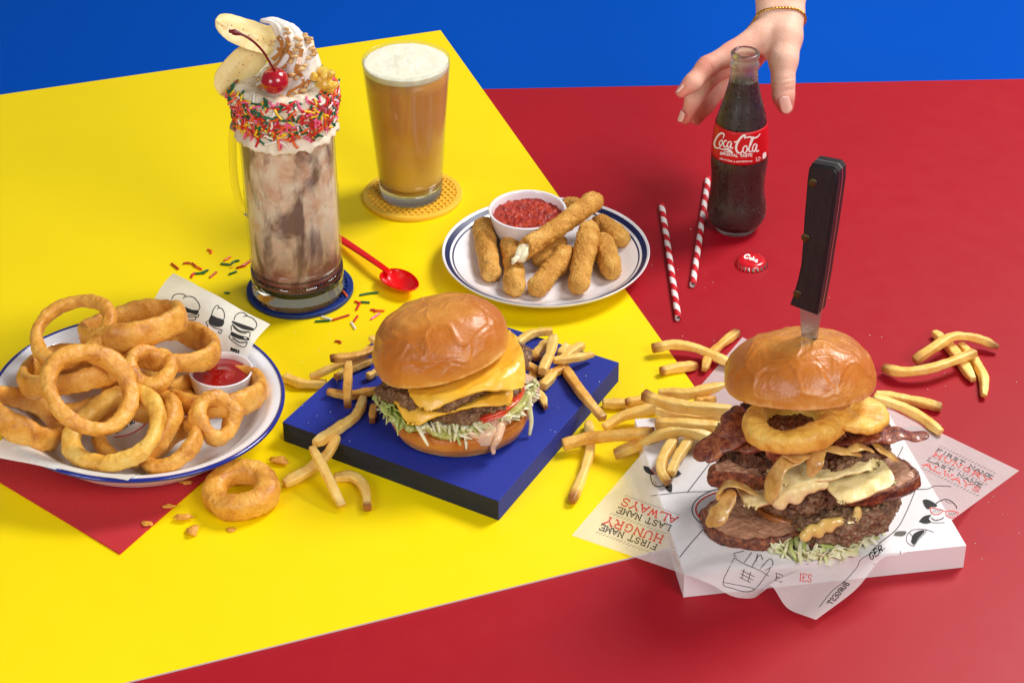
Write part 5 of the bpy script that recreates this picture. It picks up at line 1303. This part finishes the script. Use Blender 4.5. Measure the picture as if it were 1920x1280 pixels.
def cow(T, s=1.0):
    def K(p, w_=1.2, g=None): pen(g or bi, [T(*q) for q in p], w_, pv)
    def Bk(p, g=None): blot(g or bi, [T(*q) for q in p], pv)
    Bk([(575, 880), (620, 870), (680, 890), (745, 935), (735, 960), (670, 960), (645, 990), (600, 950)]); Bk([(935, 1000), (980, 980), (1080, 985), (1145, 1040), (1060, 1055), (1010, 1030)])
    K([(735, 920), (780, 890), (850, 870), (920, 895), (975, 950), (985, 980)], 1.7); K([(845, 885), (870, 905), (890, 915)], .7); K([(900, 905), (915, 925)], .7)
    K([(668, 970), (672, 1010), (700, 1045), (760, 1048), (810, 1020), (815, 1000), (760, 985), (668, 968), (672, 985)], 1.4, ri); K([(855, 1020), (860, 1060), (910, 1088), (970, 1080), (1000, 1040), (990, 1025), (900, 1005), (855, 1020)], 1.4, ri); K([(812, 1003), (850, 1012)], 1.2, ri)
    for q in range(4): K([(690+q*26, 1030), (715+q*26, 992)], .9); K([(875+q*26, 1065), (900+q*26, 1028)], .9)
    Bk([(530, 1135), (580, 1080), (640, 1058), (680, 1060), (650, 1100), (675, 1145), (600, 1160)]); Bk([(840, 1145), (860, 1110), (905, 1105), (945, 1140), (915, 1175), (860, 1168)])
    K([(675, 1145), (740, 1150), (840, 1148)], 1.0); K([(690, 1100), (730, 1120), (800, 1105), (830, 1085)], 1.6); K([(680, 1085), (700, 1110)], 1.2)
cow(T7); flush('printed_cow')
# the left cow lies point-symmetric to the right one on the sheet
a0 = T7(575, 880); 
def Tc(x, y):
    dx, dy = (x-838)/307, (y-1020)/155; return (1238.5-dx*33+dy*8, 890.5-dx*14-dy*22)
cow(Tc); flush('printed_cow')
def line(pts, w_=1.1): pen(bi, pts, w_, pv)
X6 = lambda x, y: (1250+.4846*x, 560+.4846*y)
line([X6(80, 748), X6(175, 625)], 1.4); line([X6(-60, 762), X6(60, 748), X6(150, 745), X6(190, 738)], 1.0); line([X6(50, 1000), X6(90, 950), X6(140, 893)], 1.3)
line([X6(895, 752), X6(960, 738), X6(1010, 735), X6(1040, 724), X6(1100, 726)], 1.1); line([X6(962, 742), X6(925, 830), X6(890, 890), X6(830, 940), X6(793, 975)], 1.4); line([X6(880, 640), X6(915, 572)], 1.2)
line([X6(845, 965), X6(790, 985), X6(750, 1010), X6(735, 1040), X6(690, 1090), X6(640, 1130), X6(590, 1192)], 1.1)
flush('printed_line')
# round emblem partly under the burger
kE = X6(300, 815); 
def arc(rx, ry, a0_, a1_, w_, g): pen(g, [(X6(290, 815)[0]+rx*math.cos(math.radians(a)), X6(290, 815)[1]-ry*math.sin(math.radians(a))) for a in range(a0_, a1_+1, 9)], w_, pv)
arc(93, 44, 95, 262, 1.6, bi); re_ = G(); arc(86, 38, 100, 255, 2.8, re_); obj('printed_arc', re_, m_redink, paper)
flush('printed_arc')
# fries cup sketch
for p_ in ([(262, 1000), (218, 1095), (250, 1118), (330, 1130), (390, 1060), (400, 1040)], [(218, 1095), (240, 1100), (330, 1118), (335, 1128)], [(262, 1003), (300, 1025), (360, 1050), (395, 1072)], [(270, 1000), (262, 985), (300, 975)], [(300, 1020), (330, 980)], [(330, 1035), (360, 990), (372, 1010)], [(360, 1045), (400, 1005), (410, 1030), (380, 1050)], [(345, 1015), (352, 985)], [(290, 1050), (340, 1075)], [(285, 1062), (335, 1088)], [(282, 1076), (325, 1098)], [(300, 1045), (290, 1080)], [(325, 1055), (315, 1092)]): line([X6(*q) for q in p_], 1.2)
flush('printed_fries_cup')
word(m_blackink, 'E', X6(420, 1088), X6(446, 1096), (1.5, -13), pv, 1.2); word(m_redink, 'IES', X6(512, 1090), X6(560, 1096), (1.0, -14), pv, 1.6)
word(m_blackink, 'BURGEST', X6(708, 1102), X6(640, 1182), (-9.5, -3.5), pv, 1.8, False); word(m_blackink, 'GER', X6(790, 1012), X6(838, 975), (-4, -12), pv, 2.0, False)
# small burger, hot dog and logo sketches on the right
for p_ in ([(985, 890), (1010, 895), (1045, 910), (1050, 940), (1020, 965), (990, 980), (965, 975), (955, 955)], [(985, 890), (950, 895), (930, 915), (930, 940), (955, 955), (975, 930), (1000, 905), (1003, 890)], [(1040, 935), (1025, 950), (1030, 965)], [(940, 905), (960, 930)], [(800, 1025), (840, 1030), (880, 1018), (900, 1000), (905, 975)]): line([X6(*q) for q in p_], 1.0)
blot(bi, [X6(*q) for q in [(945, 940), (955, 910), (985, 895), (998, 900), (975, 925), (958, 950)]], pv); blot(bi, [X6(*q) for q in [(815, 1010), (850, 985), (905, 970), (900, 985), (885, 1005), (830, 1015)]], pv)
gi = G(); blot(gi, [X6(*q) for q in [(878, 915), (890, 900), (927, 900), (915, 917)]], pv); obj('printed_badge', gi, m_greyink, paper)
flush('printed_burger')

# ---------------------------------------------------------------- tall burger
ZK = HK+.05
B2 = P(1500, 952, ZK); B2.z = ZK
big = thing('tall_burger', B2, 'towering stacked burger of patties, brisket, bacon and onion rings on printed paper', 'burger')
def LV(px, py, dy=0.0): return Q(px, py, B2.y+dy)        # point at the burger's depth, dy behind its axis
def V6(x, y, dy): return LV(*X6(x, y), dy)
C = lambda x, y, z: B2+Vector((x, y, z))
bun_bottom(frame_n(C(.2, 1.2, .05), (0, 0, 1)), 4.6, 1.3, big, 7)
shred(frame_n(C(.5, -.4, .5), (0, 0, 1)), 5.1, 46, big, 21, 200, 345, -.3, L=(1.3, 2.6), rin=.78, out=.4, down=1.0)
leafbits(frame_n(C(.5, -.5, .35), (0, 0, 1)), 5.3, 56, big, 41, 200, 340, -.2, size=(1.1, 2.0))
shred(frame_n(C(1.0, .1, .9), (0, 0, 1)), 5.0, 8, big, 23, 220, 320, -.5, mats=(m_lettd, m_lett), L=(1.5, 2.6), rin=.85, out=.7, down=1.0)
obj('tomato_slice', lathe(smooth_prof([(0, 0), (3.3, 0), (3.55, .22), (3.3, .6), (0, .6)], 24), frame_n(C(1.7, -1.3, .35), (0, -.06, 1)), 64), m_tomato, big)
patty(frame_n(C(2.6, -.5, .95), (-.20, -.04, 1)), 4.9, 2.3, big, 12, m_patty2, rough=.30, wob=.05)
def slab(outline_px, dy, th, parent, seed, name='brisket_slice', tilt=(0, 0), mat=None, bulge=.2, zoff=0):
    """thick meat slice: outline traced in the photo on an inclined plane, real thickness"""
    o = V6(*outline_px[0], dy); cx_ = sum(p[0] for p in outline_px)/len(outline_px); cy_ = sum(p[1] for p in outline_px)/len(outline_px)
    c = V6(cx_, cy_, dy); n = Vector((tilt[0], tilt[1], 1)).normalized()
    def pp(x, y): d = ray(*X6(x, y)); t = (c-CAM).dot(n)/d.dot(n); return CAM+d*t
    poly = catmull([Vector((x, y, 0)) for x, y in outline_px]+[Vector((*outline_px[0], 0))], 220)[:-1]; rim = [pp(p.x, p.y) for p in poly]; N = len(rim)
    cc_ = pp(cx_, cy_); V = []; E = []; lev = [(0, 0, 0), (.35, 0, 0), (.6, 0, 0), (.8, -.0, .25), (.92, -.06, .6), (1, -.32, 1), (1.02, -.6, 1), (.97, -.95, 1), (.8, -1, 1), (.3, -1, 1)]
    K_ = 26
    prof_ = [(i/K_*.92, 0.0, max(0, (i/K_*.92-.72)/.28)) for i in range(1, K_+1)]+[(.96, -.05, .8), (.99, -.18, 1), (1.01, -.36, 1), (1.02, -.5, 1), (1.01, -.68, 1), (.98, -.85, 1), (.93, -.96, 1), (.8, -1, 1), (.4, -1, 1)]
    V.append(cc_); E.append(0)
    for (s, z, e) in prof_:
        for q in rim: V.append(cc_+(q-cc_)*s+n*(z*th)); E.append(e)
    Fc = [(0, 1+j, 1+(j+1) % N) for j in range(N)]
    for i in range(len(prof_)-1):
        for j in range(N): Fc.append((1+i*N+j, 1+(i+1)*N+j, 1+(i+1)*N+(j+1) % N, 1+i*N+(j+1) % N))
    Fc.append(tuple(1+(len(prof_)-1)*N+j for j in range(N)))
    g = G().add(V, Fc, edge=E)
    if g.normals()[0][2] < 0: g.f = [f[::-1] for f in g.f]
    g.disp(lambda p, m: bulge*nz(p, .45, seed)+.13*nz(p, 1.2, seed)+.08*nz(p, 3.2, seed)+.035*nz(p, 7, seed)); return obj(name, g, mat or m_slice, parent)
slab([(128, 800), (170, 770), (250, 760), (360, 790), (470, 830), (560, 850), (560, 895), (450, 930), (330, 940), (225, 925), (155, 880)], -2.4, 2.1, big, 3, tilt=(-.05, -.06))
cheese(frame_n(C(-2.9, -2.3, 4.2), (-.05, -.12, 1)), 2.3, 9, 14, big, 5, m_cheese2, th=.30, name='melted_cheese')
patty(facing(V6(590, 722, -.3), .42, 98), 5.0, 1.55, big, 15, m_patty, rough=.32, wob=.07)
patty(facing(V6(395, 705, .6), .44, 86), 3.9, 1.7, big, 16, m_bark, rough=.32, wob=.08, name='brisket_and_dark_fill')
cheese(frame_n(C(.6, -.7, 6.3), (-.12, -.05, 1)), 4.1, 4.3, 8, big, 7, m_cheese2, th=.26, name='melted_cheese', maxdrop=1.5)
slab([(560, 690), (640, 670), (740, 640), (830, 590), (900, 610), (960, 645), (985, 675), (960, 705), (900, 735), (830, 755), (760, 765), (680, 755), (600, 735)], -2.9, 1.25, big, 6, tilt=(-.10, -.10))
cheese(frame_n(V6(728, 684, -3.4), (-.12, -.16, 1)), 2.3, 9, 22, big, 9, m_cheese2, th=.22, name='melted_cheese')
slab([(165, 640), (230, 615), (330, 600), (440, 615), (520, 640), (480, 680), (380, 690), (260, 672), (175, 668)], -2.4, 1.4, big, 8, tilt=(.06, -.05), mat=m_slice)
patty(facing(V6(650, 592, .3), .42, 95), 4.3, 1.4, big, 18, m_patty, rough=.30, wob=.08)
patty(facing(V6(400, 588, .8), .42, 88), 3.9, 1.3, big, 19, m_bark, rough=.34, wob=.09, name='brisket_and_dark_fill')
# bacon strips
def wavy(pts, amp, per_, seed, n=40):
    q = catmull(pts, n); return [p+Vector((0, 0, amp*math.sin(i/n*per_*6.28+seed))) for i, p in enumerate(q)]
ribbon(wavy([V6(560, 575, -1.5), V6(700, 545, -1.9), V6(850, 525, -1.6), V6(985, 530, -1.0)], .12, 4, 1), .92, .28, m_bacon, big, 'bacon_strip', 3, twist=.5, n=60)
ribbon(wavy([V6(330, 480, .3), V6(270, 520, -1.5), V6(200, 560, -2.0), V6(140, 592, -2.0)], .10, 3, 2), 1.15, .26, m_bacon, big, 'bacon_strip', 5, twist=.4, n=50)
ribbon(wavy([V6(275, 440, .5), V6(262, 480, -.6), V6(235, 530, -1.6), V6(210, 565, -1.9)], .05, 2, 2), 1.0, .30, m_bacon, big, 'bacon_strip', 6, twist=-.5, n=40)
ribbon(wavy([V6(430, 570, -2.6), V6(340, 560, -2.3), V6(260, 570, -1.8)], .1, 2, 4), .9, .28, m_bacon, big, 'bacon_strip', 9, n=40)
ribbon(wavy([V6(420, 520, -2.0), V6(425, 570, -3.0), V6(430, 620, -3.3)], .02, 1, 0), .75, .24, m_bacon, big, 'bacon_strip', 7, n=30)
# caramelised onions
def onion(pts, w_, seed, th=.13, tw=.3): ribbon([V6(*p) for p in pts], w_*.92, .085, m_onion, big, 'grilled_onion', seed, twist=tw, n=30)
onion([(520, 575, -3.6), (500, 610, -4.3), (450, 640, -4.7), (415, 700, -5.0), (395, 770, -5.2)], .72, 1, tw=.4); onion([(455, 590, -4.0), (500, 612, -4.5), (540, 608, -4.5)], .62, 2)
onion([(600, 585, -4.2), (575, 625, -4.7), (560, 672, -5.0)], .66, 3); onion([(610, 580, -4.2), (690, 590, -4.0), (740, 600, -3.8)], .50, 4); onion([(700, 585, -3.8), (750, 572, -3.6), (790, 585, -3.2)], .45, 5)
onion([(800, 560, -2.6), (840, 590, -2.9), (890, 620, -2.8)], .36, 6); onion([(335, 745, -4.0), (280, 720, -4.4), (235, 715, -4.4), (200, 745, -4.2), (215, 760, -4.0)], .62, 7); onion([(245, 760, -4.5), (225, 800, -4.9), (190, 845, -5.2), (168, 862, -5.2)], .72, 8, tw=.6)
# drips
blobs([V6(*p) for p in [(430, 740, -4.6), (450, 760, -4.9), (440, 790, -5.0), (480, 745, -4.9), (520, 740, -4.9), (560, 725, -4.8), (600, 712, -4.5), (500, 770, -5.0), (430, 775, -4.9)]], .50, m_cheese2, big, 'cheese_drip', 3)
blobs([V6(*p) for p in [(535, 918, -5.4), (548, 900, -5.4), (562, 885, -5.3), (590, 890, -5.4), (588, 905, -5.5), (610, 868, -5.3), (640, 865, -5.3), (632, 885, -5.4), (670, 860, -5.2), (700, 868, -5.1), (725, 858, -4.9), (740, 835, -4.7), (738, 815, -4.6), (720, 880, -5.1)]], [.42, .3, .3, .38, .36, .34, .38, .34, .32, .36, .34, .3, .25, .3], m_mustard, big, 'cheese_drip', 4)
# onion rings and bun
rp1 = LV(*X6(487, 482), -2.0); ra_ = ring(None, 200, 0, 0, .80, .82, None, 31, scale=.4846, mat=m_ring2, pos=rp1, fra=facing(rp1, .43, 87), wob=.8, parent=big)
rp2 = LV(*X6(705, 440), -.9); rb2 = ring(None, 146, 0, 0, 1.22, .55, None, 33, scale=.4846, mat=m_ring2, pos=rp2, fra=facing(rp2, .42, 80), wob=.5, parent=big)
patty(facing(V6(505, 478, .4), .34, 90), 4.4, 1.0, big, 22, m_bark, rough=.3, wob=.04, name='brisket_and_dark_fill')  # dark disc added behind the onion ring to darken its hole
tb2 = LV(*X6(516, 372), 0); ff = facing(LV(1502, 731, .1), .28, 91)
bun_top('top_bun', ff, 5.25, 4.15, big, 9)
build_knife(tb2+Vector((0, 0, 4.4)))
# ---------------------------------------------------------------- fries
def fry(px, zs, wpx, label, group, seed, brown=(0.0, 0.0), mat=None):
    """px: centre line in photo pixels, zs: height above the table at each point"""
    pts = [P(x, y, z) for (x, y), z in zip(px, zs)]; w_ = wpx/2/ppc(pts[0])*.86
    rd_ = random.Random(seed); tw = rd_.uniform(-.5, .5); tp = (rd_.uniform(.72, 1), rd_.uniform(.6, .95)); fl = rd_.uniform(.82, 1.0)
    L = sum((b-a).length for a, b in zip(pts[:-1], pts[1:])); cut = min(.12, .35/max(L, 1))
    def r(t): return w_*(1-(1-tp[0])*max(0, 1-t/cut/2)-(1-tp[1])*max(0, 1-(1-t)/cut/2))*(1+.07*math.sin(6*t+seed)+.05*math.sin(15*t+seed*2))
    g = sweep(pts, r, 24, flat=(1, fl), sq=6.5, n=max(24, int(L*7)), twist=tw, cap_k=.2)
    t_ = g.a['t']; g.a = {'end': [min(1, max(brown[0]*max(0, 1-t/.14)*1.4, brown[1]*max(0, 1-(1-t)/.14)*1.4, .3*max(0, 1-min(t, 1-t)/.02))) for t in t_]}
    rot_ = 0; g.disp(lambda p, n: .045*nz(p, 1.0, seed)+.03*fr(p, 2.2, 3, seed)+.012*nz(p, 7, seed))
    return tag(obj('french_fry', g, mat or m_fry), label, 'french fry', group)
Z0 = ZY+.42; ZS = ZT+.42
A3 = lambda x, y: (510+.375*x, 520+.375*y); A7 = lambda x, y: (1040+.4534*x, 600+.4534*y); A8 = lambda x, y: (1600+.4688*x, 580+.4688*y)
def F3(pts, zs, w_, label, seed, grp, **k): fry([A3(*p) for p in pts], zs, w_*.375, label, grp, seed, **k)
def F7(pts, zs, w_, label, seed, grp, **k): fry([A7(*p) for p in pts], zs, w_*.4534, label, grp, seed, **k)
def F8(pts, zs, w_, label, seed, grp, **k): fry([A8(*p) for p in pts], zs, w_*.4688, label, grp, seed, **k)
gl = 'fries left of the cheeseburger'; gr = 'fries right of the cheeseburger'; gm = 'fries between the two burgers'; gf = 'fries scattered on the red surface'
F3([(65, 500), (150, 530), (270, 530)], [Z0, Z0, Z0], 52, 'pale fry on the yellow surface at the far left of the board', 1, gl)
F3([(195, 497), (330, 440), (440, 395), (495, 345)], [Z0+.2, ZS-.6, ZS, ZS], 44, 'fry sloping up from the yellow surface onto the left board edge', 2, gl)
F3([(320, 500), (400, 455), (500, 415)], [ZS, ZS, ZS], 46, 'fry lying under the crossed pair left of the top bun', 3, gl, brown=(.7, 0))
F3([(278, 572), (400, 588), (530, 560)], [ZS, ZS, ZS], 50, 'straight fry pointing at the left side of the patties', 4, gl, brown=(.5, 0), mat=m_fry2)
F3([(384, 430), (378, 540), (378, 645)], [ZS+.9, ZS+1.0, ZS+.35], 48, 'short upright fry resting across two others on the left of the board', 5, gl, brown=(0, .8), mat=m_fry2)
F3([(292, 405), (370, 400), (450, 385), (530, 350)], [ZS+1.1, ZS+1.0, ZS+.9, ZS+.9], 46, 'browned fry on top of the left pile touching the bun', 6, gl, brown=(1, 0), mat=m_fry2)
F3([(492, 300), (530, 330)], [ZS+.6, ZS+.4], 38, 'fry stub poking out behind the left of the top bun', 7, gl)
F3([(480, 495), (530, 470)], [ZS, ZS], 40, 'fry stub poking out below the left of the top bun', 8, gl)
F3([(460, 605), (420, 690), (330, 755), (215, 828)], [ZS, ZS, ZS+.1, ZS+.35], 54, 'long fry curving along the board towards its left front edge', 9, gl)
F3([(325, 795), (280, 880), (180, 965), (60, 1030)], [ZS-.2, ZS-.7, Z0+.3, Z0], 60, 'thick fry leaning off the front edge of the board', 10, gl)
F3([(200, 850), (270, 980), (350, 1140)], [ZS+.3, Z0+1.3, Z0], 50, 'fry crossing over the leaning one in front of the board', 11, gl, brown=(.3, .3))
F3([(315, 1000), (400, 995), (462, 1050), (478, 1155)], [Z0, Z0, Z0, Z0], 54, 'bent fry with a brown end in front of the board', 12, gl, brown=(0, 1))
F3([(510, 640), (500, 720)], [ZS-.1, ZS-.1], 42, 'dark fry piece under the left of the lettuce', 50, gl, brown=(.6, 1), mat=m_fry2)
# right of the burger on the board
F3([(1225, 330), (1300, 282), (1400, 268)], [ZS, ZS, ZS], 46, 'curved fry at the top of the pile right of the bun', 13, gr)
F3([(1310, 400), (1350, 350), (1380, 325)], [ZS, ZS+.2, ZS+.3], 52, 'stubby fry behind the bright upright one', 14, gr)
F3([(1440, 385), (1475, 345)], [ZS, ZS], 56, 'pale fry end at the back of the right pile', 15, gr)
F3([(1450, 410), (1500, 370), (1555, 335)], [ZS, ZS, ZS], 50, 'pale fry end at the back right corner of the pile', 16, gr)
F3([(1330, 480), (1400, 480), (1475, 440)], [ZS, ZS, ZS], 44, 'fry crossing low through the right pile', 17, gr, mat=m_fry2)
F3([(1405, 415), (1500, 405), (1603, 385)], [ZS+.7, ZS+.6, ZS+.2], 46, 'long fry pointing to the right corner of the board', 18, gr)
F3([(1350, 545), (1395, 500), (1410, 470)], [ZS, ZS, ZS], 56, 'short fry at the front of the right pile', 19, gr)
F3([(1240, 430), (1300, 450), (1340, 480)], [ZS+.6, ZS+.5, ZS+.4], 46, 'brown ended fry next to the right side of the patties', 20, gr, brown=(0, 1), mat=m_fry2)
F3([(1350, 470), (1385, 390), (1410, 300)], [ZS+1.2, ZS+1.3, ZS+1.0], 54, 'bright upright fry lying on top of the right pile', 21, gr)
F3([(1245, 365), (1290, 380), (1335, 405)], [ZS+.3, ZS+.3, ZS+.4], 44, 'fry stub just right of the upper patty', 22, gr, brown=(0, .6), mat=m_fry2)
F3([(1275, 540), (1300, 500), (1305, 460)], [ZS, ZS, ZS+.2], 50, 'fry standing between patty and right pile', 23, gr)
F3([(1290, 560), (1345, 595), (1368, 650)], [ZS, ZS, ZS], 44, 'hooked fry beside the sauce at the right of the burger', 24, gr, brown=(.2, .7))
F3([(1470, 462), (1540, 565), (1655, 705)], [ZS, ZS+.1, ZS-.3], 52, 'fry hanging over the right edge of the board', 25, gr, brown=(.3, .4), mat=m_fry2)
# middle heap
F7([(140, 425), (150, 520), (120, 630), (70, 750)], [Z0, Z0, Z0, Z0], 42, 'long lone fry with a brown tip in front of the middle heap', 26, gm, brown=(0, 1))
F7([(200, 345), (300, 345), (400, 345)], [Z0, Z0, Z0], 44, 'fry at the back left of the middle heap', 27, gm)
F7([(295, 340), (380, 325), (455, 325)], [Z0+.6, Z0+.7, Z0+.8], 40, 'fry above the back left one in the middle heap', 28, gm, brown=(.8, 0))
F7([(205, 445), (290, 395), (420, 362), (520, 350)], [Z0+.2, Z0+.5, Z0+1.0, Z0+1.6], 46, 'sloping fry rising to the right through the middle heap', 29, gm)
F7([(430, 300), (540, 305), (620, 290), (700, 268)], [2.9, 3.0, 3.1, 3.1], 46, 'fry along the back of the heap on the printed paper', 30, gm)
F7([(580, 340), (665, 325)], [2.7, 2.7], 42, 'browned fry piece beneath the back fries on the paper', 31, gm, mat=m_fry2, brown=(.3, .3))
F7([(420, 372), (510, 395), (600, 405), (700, 400)], [2.6, 2.7, 2.7, 2.7], 42, 'fry low in the centre of the heap on the paper', 32, gm)
F7([(35, 515), (140, 488), (280, 475), (410, 465)], [Z0+.4, Z0+.7, Z0+1.6, Z0+2.3], 52, 'long pointed fry stretching left from the middle heap', 33, gm, mat=m_fry2, brown=(0, .6))
F7([(250, 555), (330, 520), (430, 475), (520, 455), (600, 470), (660, 500)], [Z0+.3, Z0+1.0, 3.0, 3.4, 3.3, 2.9], 48, 'very long bowed fry in front of the heap', 34, gm, brown=(.5, 0))
F7([(418, 425), (520, 430), (600, 438), (690, 440)], [3.6, 3.7, 3.6, 3.5], 50, 'straight fry pointing into the tall burger', 35, gm, brown=(.5, 0))
F7([(370, 308), (440, 338), (560, 362), (730, 372)], [4.4, 4.4, 4.3, 4.1], 52, 'topmost fry with a dark brown end in the middle heap', 36, gm, brown=(1, 0))
F7([(500, 488), (455, 560), (440, 620), (470, 672)], [2.8, 2.7, 2.6, 2.5], 46, 'left of two fries lying down over the printed cow', 37, gm, brown=(0, .6))
F7([(560, 490), (510, 565), (480, 635)], [2.8, 2.7, 2.6], 46, 'right of two fries lying down over the printed cow', 38, gm)
F7([(405, 116), (500, 102), (600, 122), (740, 185)], [.9, 1.0, .8, .5], 42, 'long arched fry on the red surface behind the middle heap', 39, gf, brown=(.8, 0))
F7([(755, 50), (690, 100), (640, 150), (618, 205)], [.42, .42, .42, .42], 40, 'fry crossing under the arched one near the striped straws', 40, gf, mat=m_fry2, brown=(.7, .3))
F7([(438, 212), (500, 198), (588, 186)], [.55, .5, .45], 42, 'short fry with browned skin at the edge of the yellow surface', 41, gf, brown=(.9, .9))
# right side
F8([(325, 92), (400, 165), (480, 280)], [.42, .42, .42], 44, 'fry under the two crossing ones at the right', 42, gf)
F8([(430, 140), (480, 200), (520, 270), (522, 345)], [.42, .42, .42, .42], 38, 'bent fry ending lowest in the right scatter', 43, gf)
F8([(120, 232), (200, 250), (330, 230), (485, 172)], [.6, .9, 1.2, 1.2], 42, 'long curved fry at the left of the right scatter', 44, gf, brown=(.8, .4))
F8([(245, 205), (320, 155), (400, 108), (490, 115), (580, 150)], [.7, 1.3, 1.4, 1.0, .6], 42, 'arched fry at the top of the right scatter', 45, gf, brown=(.6, .9))
F8([(90, 340), (230, 362), (350, 392)], [.45, .42, .42], 40, 'fry behind the tall burger reaching onto the red surface, rear of two', 46, gf, brown=(0, .6))
F8([(80, 352), (180, 385), (270, 430), (350, 492)], [2.6, 2.0, .9, .45], 44, 'fry sloping down from the block right of the tall bun, front of two', 47, gf)

# ---------------------------------------------------------------- loose sprinkles
gsl = 'sprinkles left of the milkshake'; gsr = 'sprinkles between mug, spoon and board'
A4 = lambda x, y: (300+.2604*x, 440+.2604*y)
def spk(a, b, col, label, grp, z=ZY, bend=0.0):
    p, q = P(*A4(*a), z+.1), P(*A4(*b), z+.1); m = (p+q)/2; s = Vector((-(q-p).y, (q-p).x, 0)).normalized()
    g = sweep([p, m+s*bend, q], .098, 10, n=12); tag(obj('sprinkle', g, m_spr[col]), label, 'sprinkle', grp)
spk((85, 208), (130, 245), 'brick', 'dark red sprinkle farthest left of the milkshake mug', gsl)
spk((172, 207), (215, 205), 'brick', 'red sprinkle second from the left in the scatter', gsl, bend=.08)
spk((232, 206), (258, 228), 'brick', 'short red sprinkle touching an orange one', gsl)
spk((265, 232), (298, 248), 'orange', 'orange sprinkle touching a short red one', gsl)
spk((258, 280), (318, 276), 'green', 'green sprinkle lower of two crossing ones left of the mug', gsl)
spk((302, 272), (344, 255), 'green', 'green sprinkle upper of two crossing ones left of the mug', gsl, z=ZY+.05)
spk((228, 305), (250, 275), 'red', 'red sprinkle at the tip of the printed basket paper', gsl, bend=.1)
spk((362, 305), (405, 270), 'brick', 'slanting red sprinkle in the middle of the left scatter', gsl)
spk((345, 108), (368, 130), 'orange', 'orange sprinkle blob highest in the left scatter', gsl, bend=.12)
spk((464, 184), (505, 160), 'orange', 'pale orange sprinkle near the mug', gsl)
spk((442, 209), (498, 216), 'green', 'straight green sprinkle left of the mug', gsl)
spk((512, 212), (566, 186), 'green', 'curved green sprinkle left of the mug', gsl, bend=.16)
spk((512, 234), (530, 226), 'yellow', 'tiny yellow sprinkle beside the curved green one', gsl)
spk((554, 238), (612, 222), 'brick', 'dark red sprinkle closest to the mug on the left', gsl)
spk((590, 225), (660, 182), 'red', 'long red sprinkle reaching to the mug', gsl, z=ZY+.05)
spk((500, 284), (548, 266), 'green', 'green sprinkle just above the blue coaster edge at the left', gsl)
spk((470, 418), (496, 420), 'green', 'green sprinkle half hidden by the basket paper edge', gsl)
spk((1316, 405), (1345, 440), 'orange', 'orange sprinkle lying on the blue coaster', gsr, z=ZY+.42)
spk((1442, 434), (1564, 417), 'green', 'long green sprinkle below the spoon bowl', gsr, bend=.06)
spk((1406, 480), (1440, 494), 'red', 'red sprinkle above another red one right of the blue coaster', gsr)
spk((1440, 490), (1415, 538), 'red', 'red sprinkle hanging below another red one', gsr)
spk((1450, 484), (1504, 488), 'green', 'green sprinkle right of the two joined red ones', gsr)
spk((1520, 540), (1550, 552), 'red', 'curved red sprinkle near the blue board tip', gsr, bend=.12)
spk((1545, 545), (1610, 548), 'orange', 'orange sprinkle near the blue board tip', gsr)
spk((1522, 606), (1578, 568), 'pink', 'pink sprinkle near the blue board tip', gsr)
spk((1398, 620), (1422, 586), 'red', 'short upright red sprinkle in the right scatter', gsr)
spk((1378, 632), (1405, 674), 'white', 'white sprinkle lying alone in the right scatter', gsr)
spk((1244, 614), (1358, 578), 'brick', 'long red sprinkle below the blue coaster', gsr)
spk((1168, 590), (1232, 610), 'white', 'white sprinkle resting against a green one below the coaster', gsr, z=ZY+.03)
spk((1122, 624), (1218, 618), 'green', 'green sprinkle below the blue coaster', gsr)
spk((1265, 766), (1300, 776), 'brick', 'red sprinkle alone near the left fries of the board', gsr, bend=.1)
# salt grains
rd = random.Random(3); sg_ = G()
for (cx1, cy1, sx1, sy1, z, n_) in ((1600, 690, 90, 60, 0, 12), (1820, 760, 80, 60, 0, 10), (1300, 640, 90, 50, 0, 12), (640, 720, 50, 60, ZT, 22), (1060, 720, 60, 50, ZT, 14), (1260, 560, 60, 60, 0, 8), (1850, 950, 60, 80, 0, 8)):
    for _ in range(n_):
        c = P(rd.gauss(cx1, sx1), rd.gauss(cy1, sy1), z+.03)
        if (cr4[0]-c).length > 60: continue
        q = ico(c, rd.uniform(.025, .05), 1); sg_.add(q.v, q.f)
so_ = obj('salt_grains', sg_, m_salt); so_['kind'] = 'stuff'
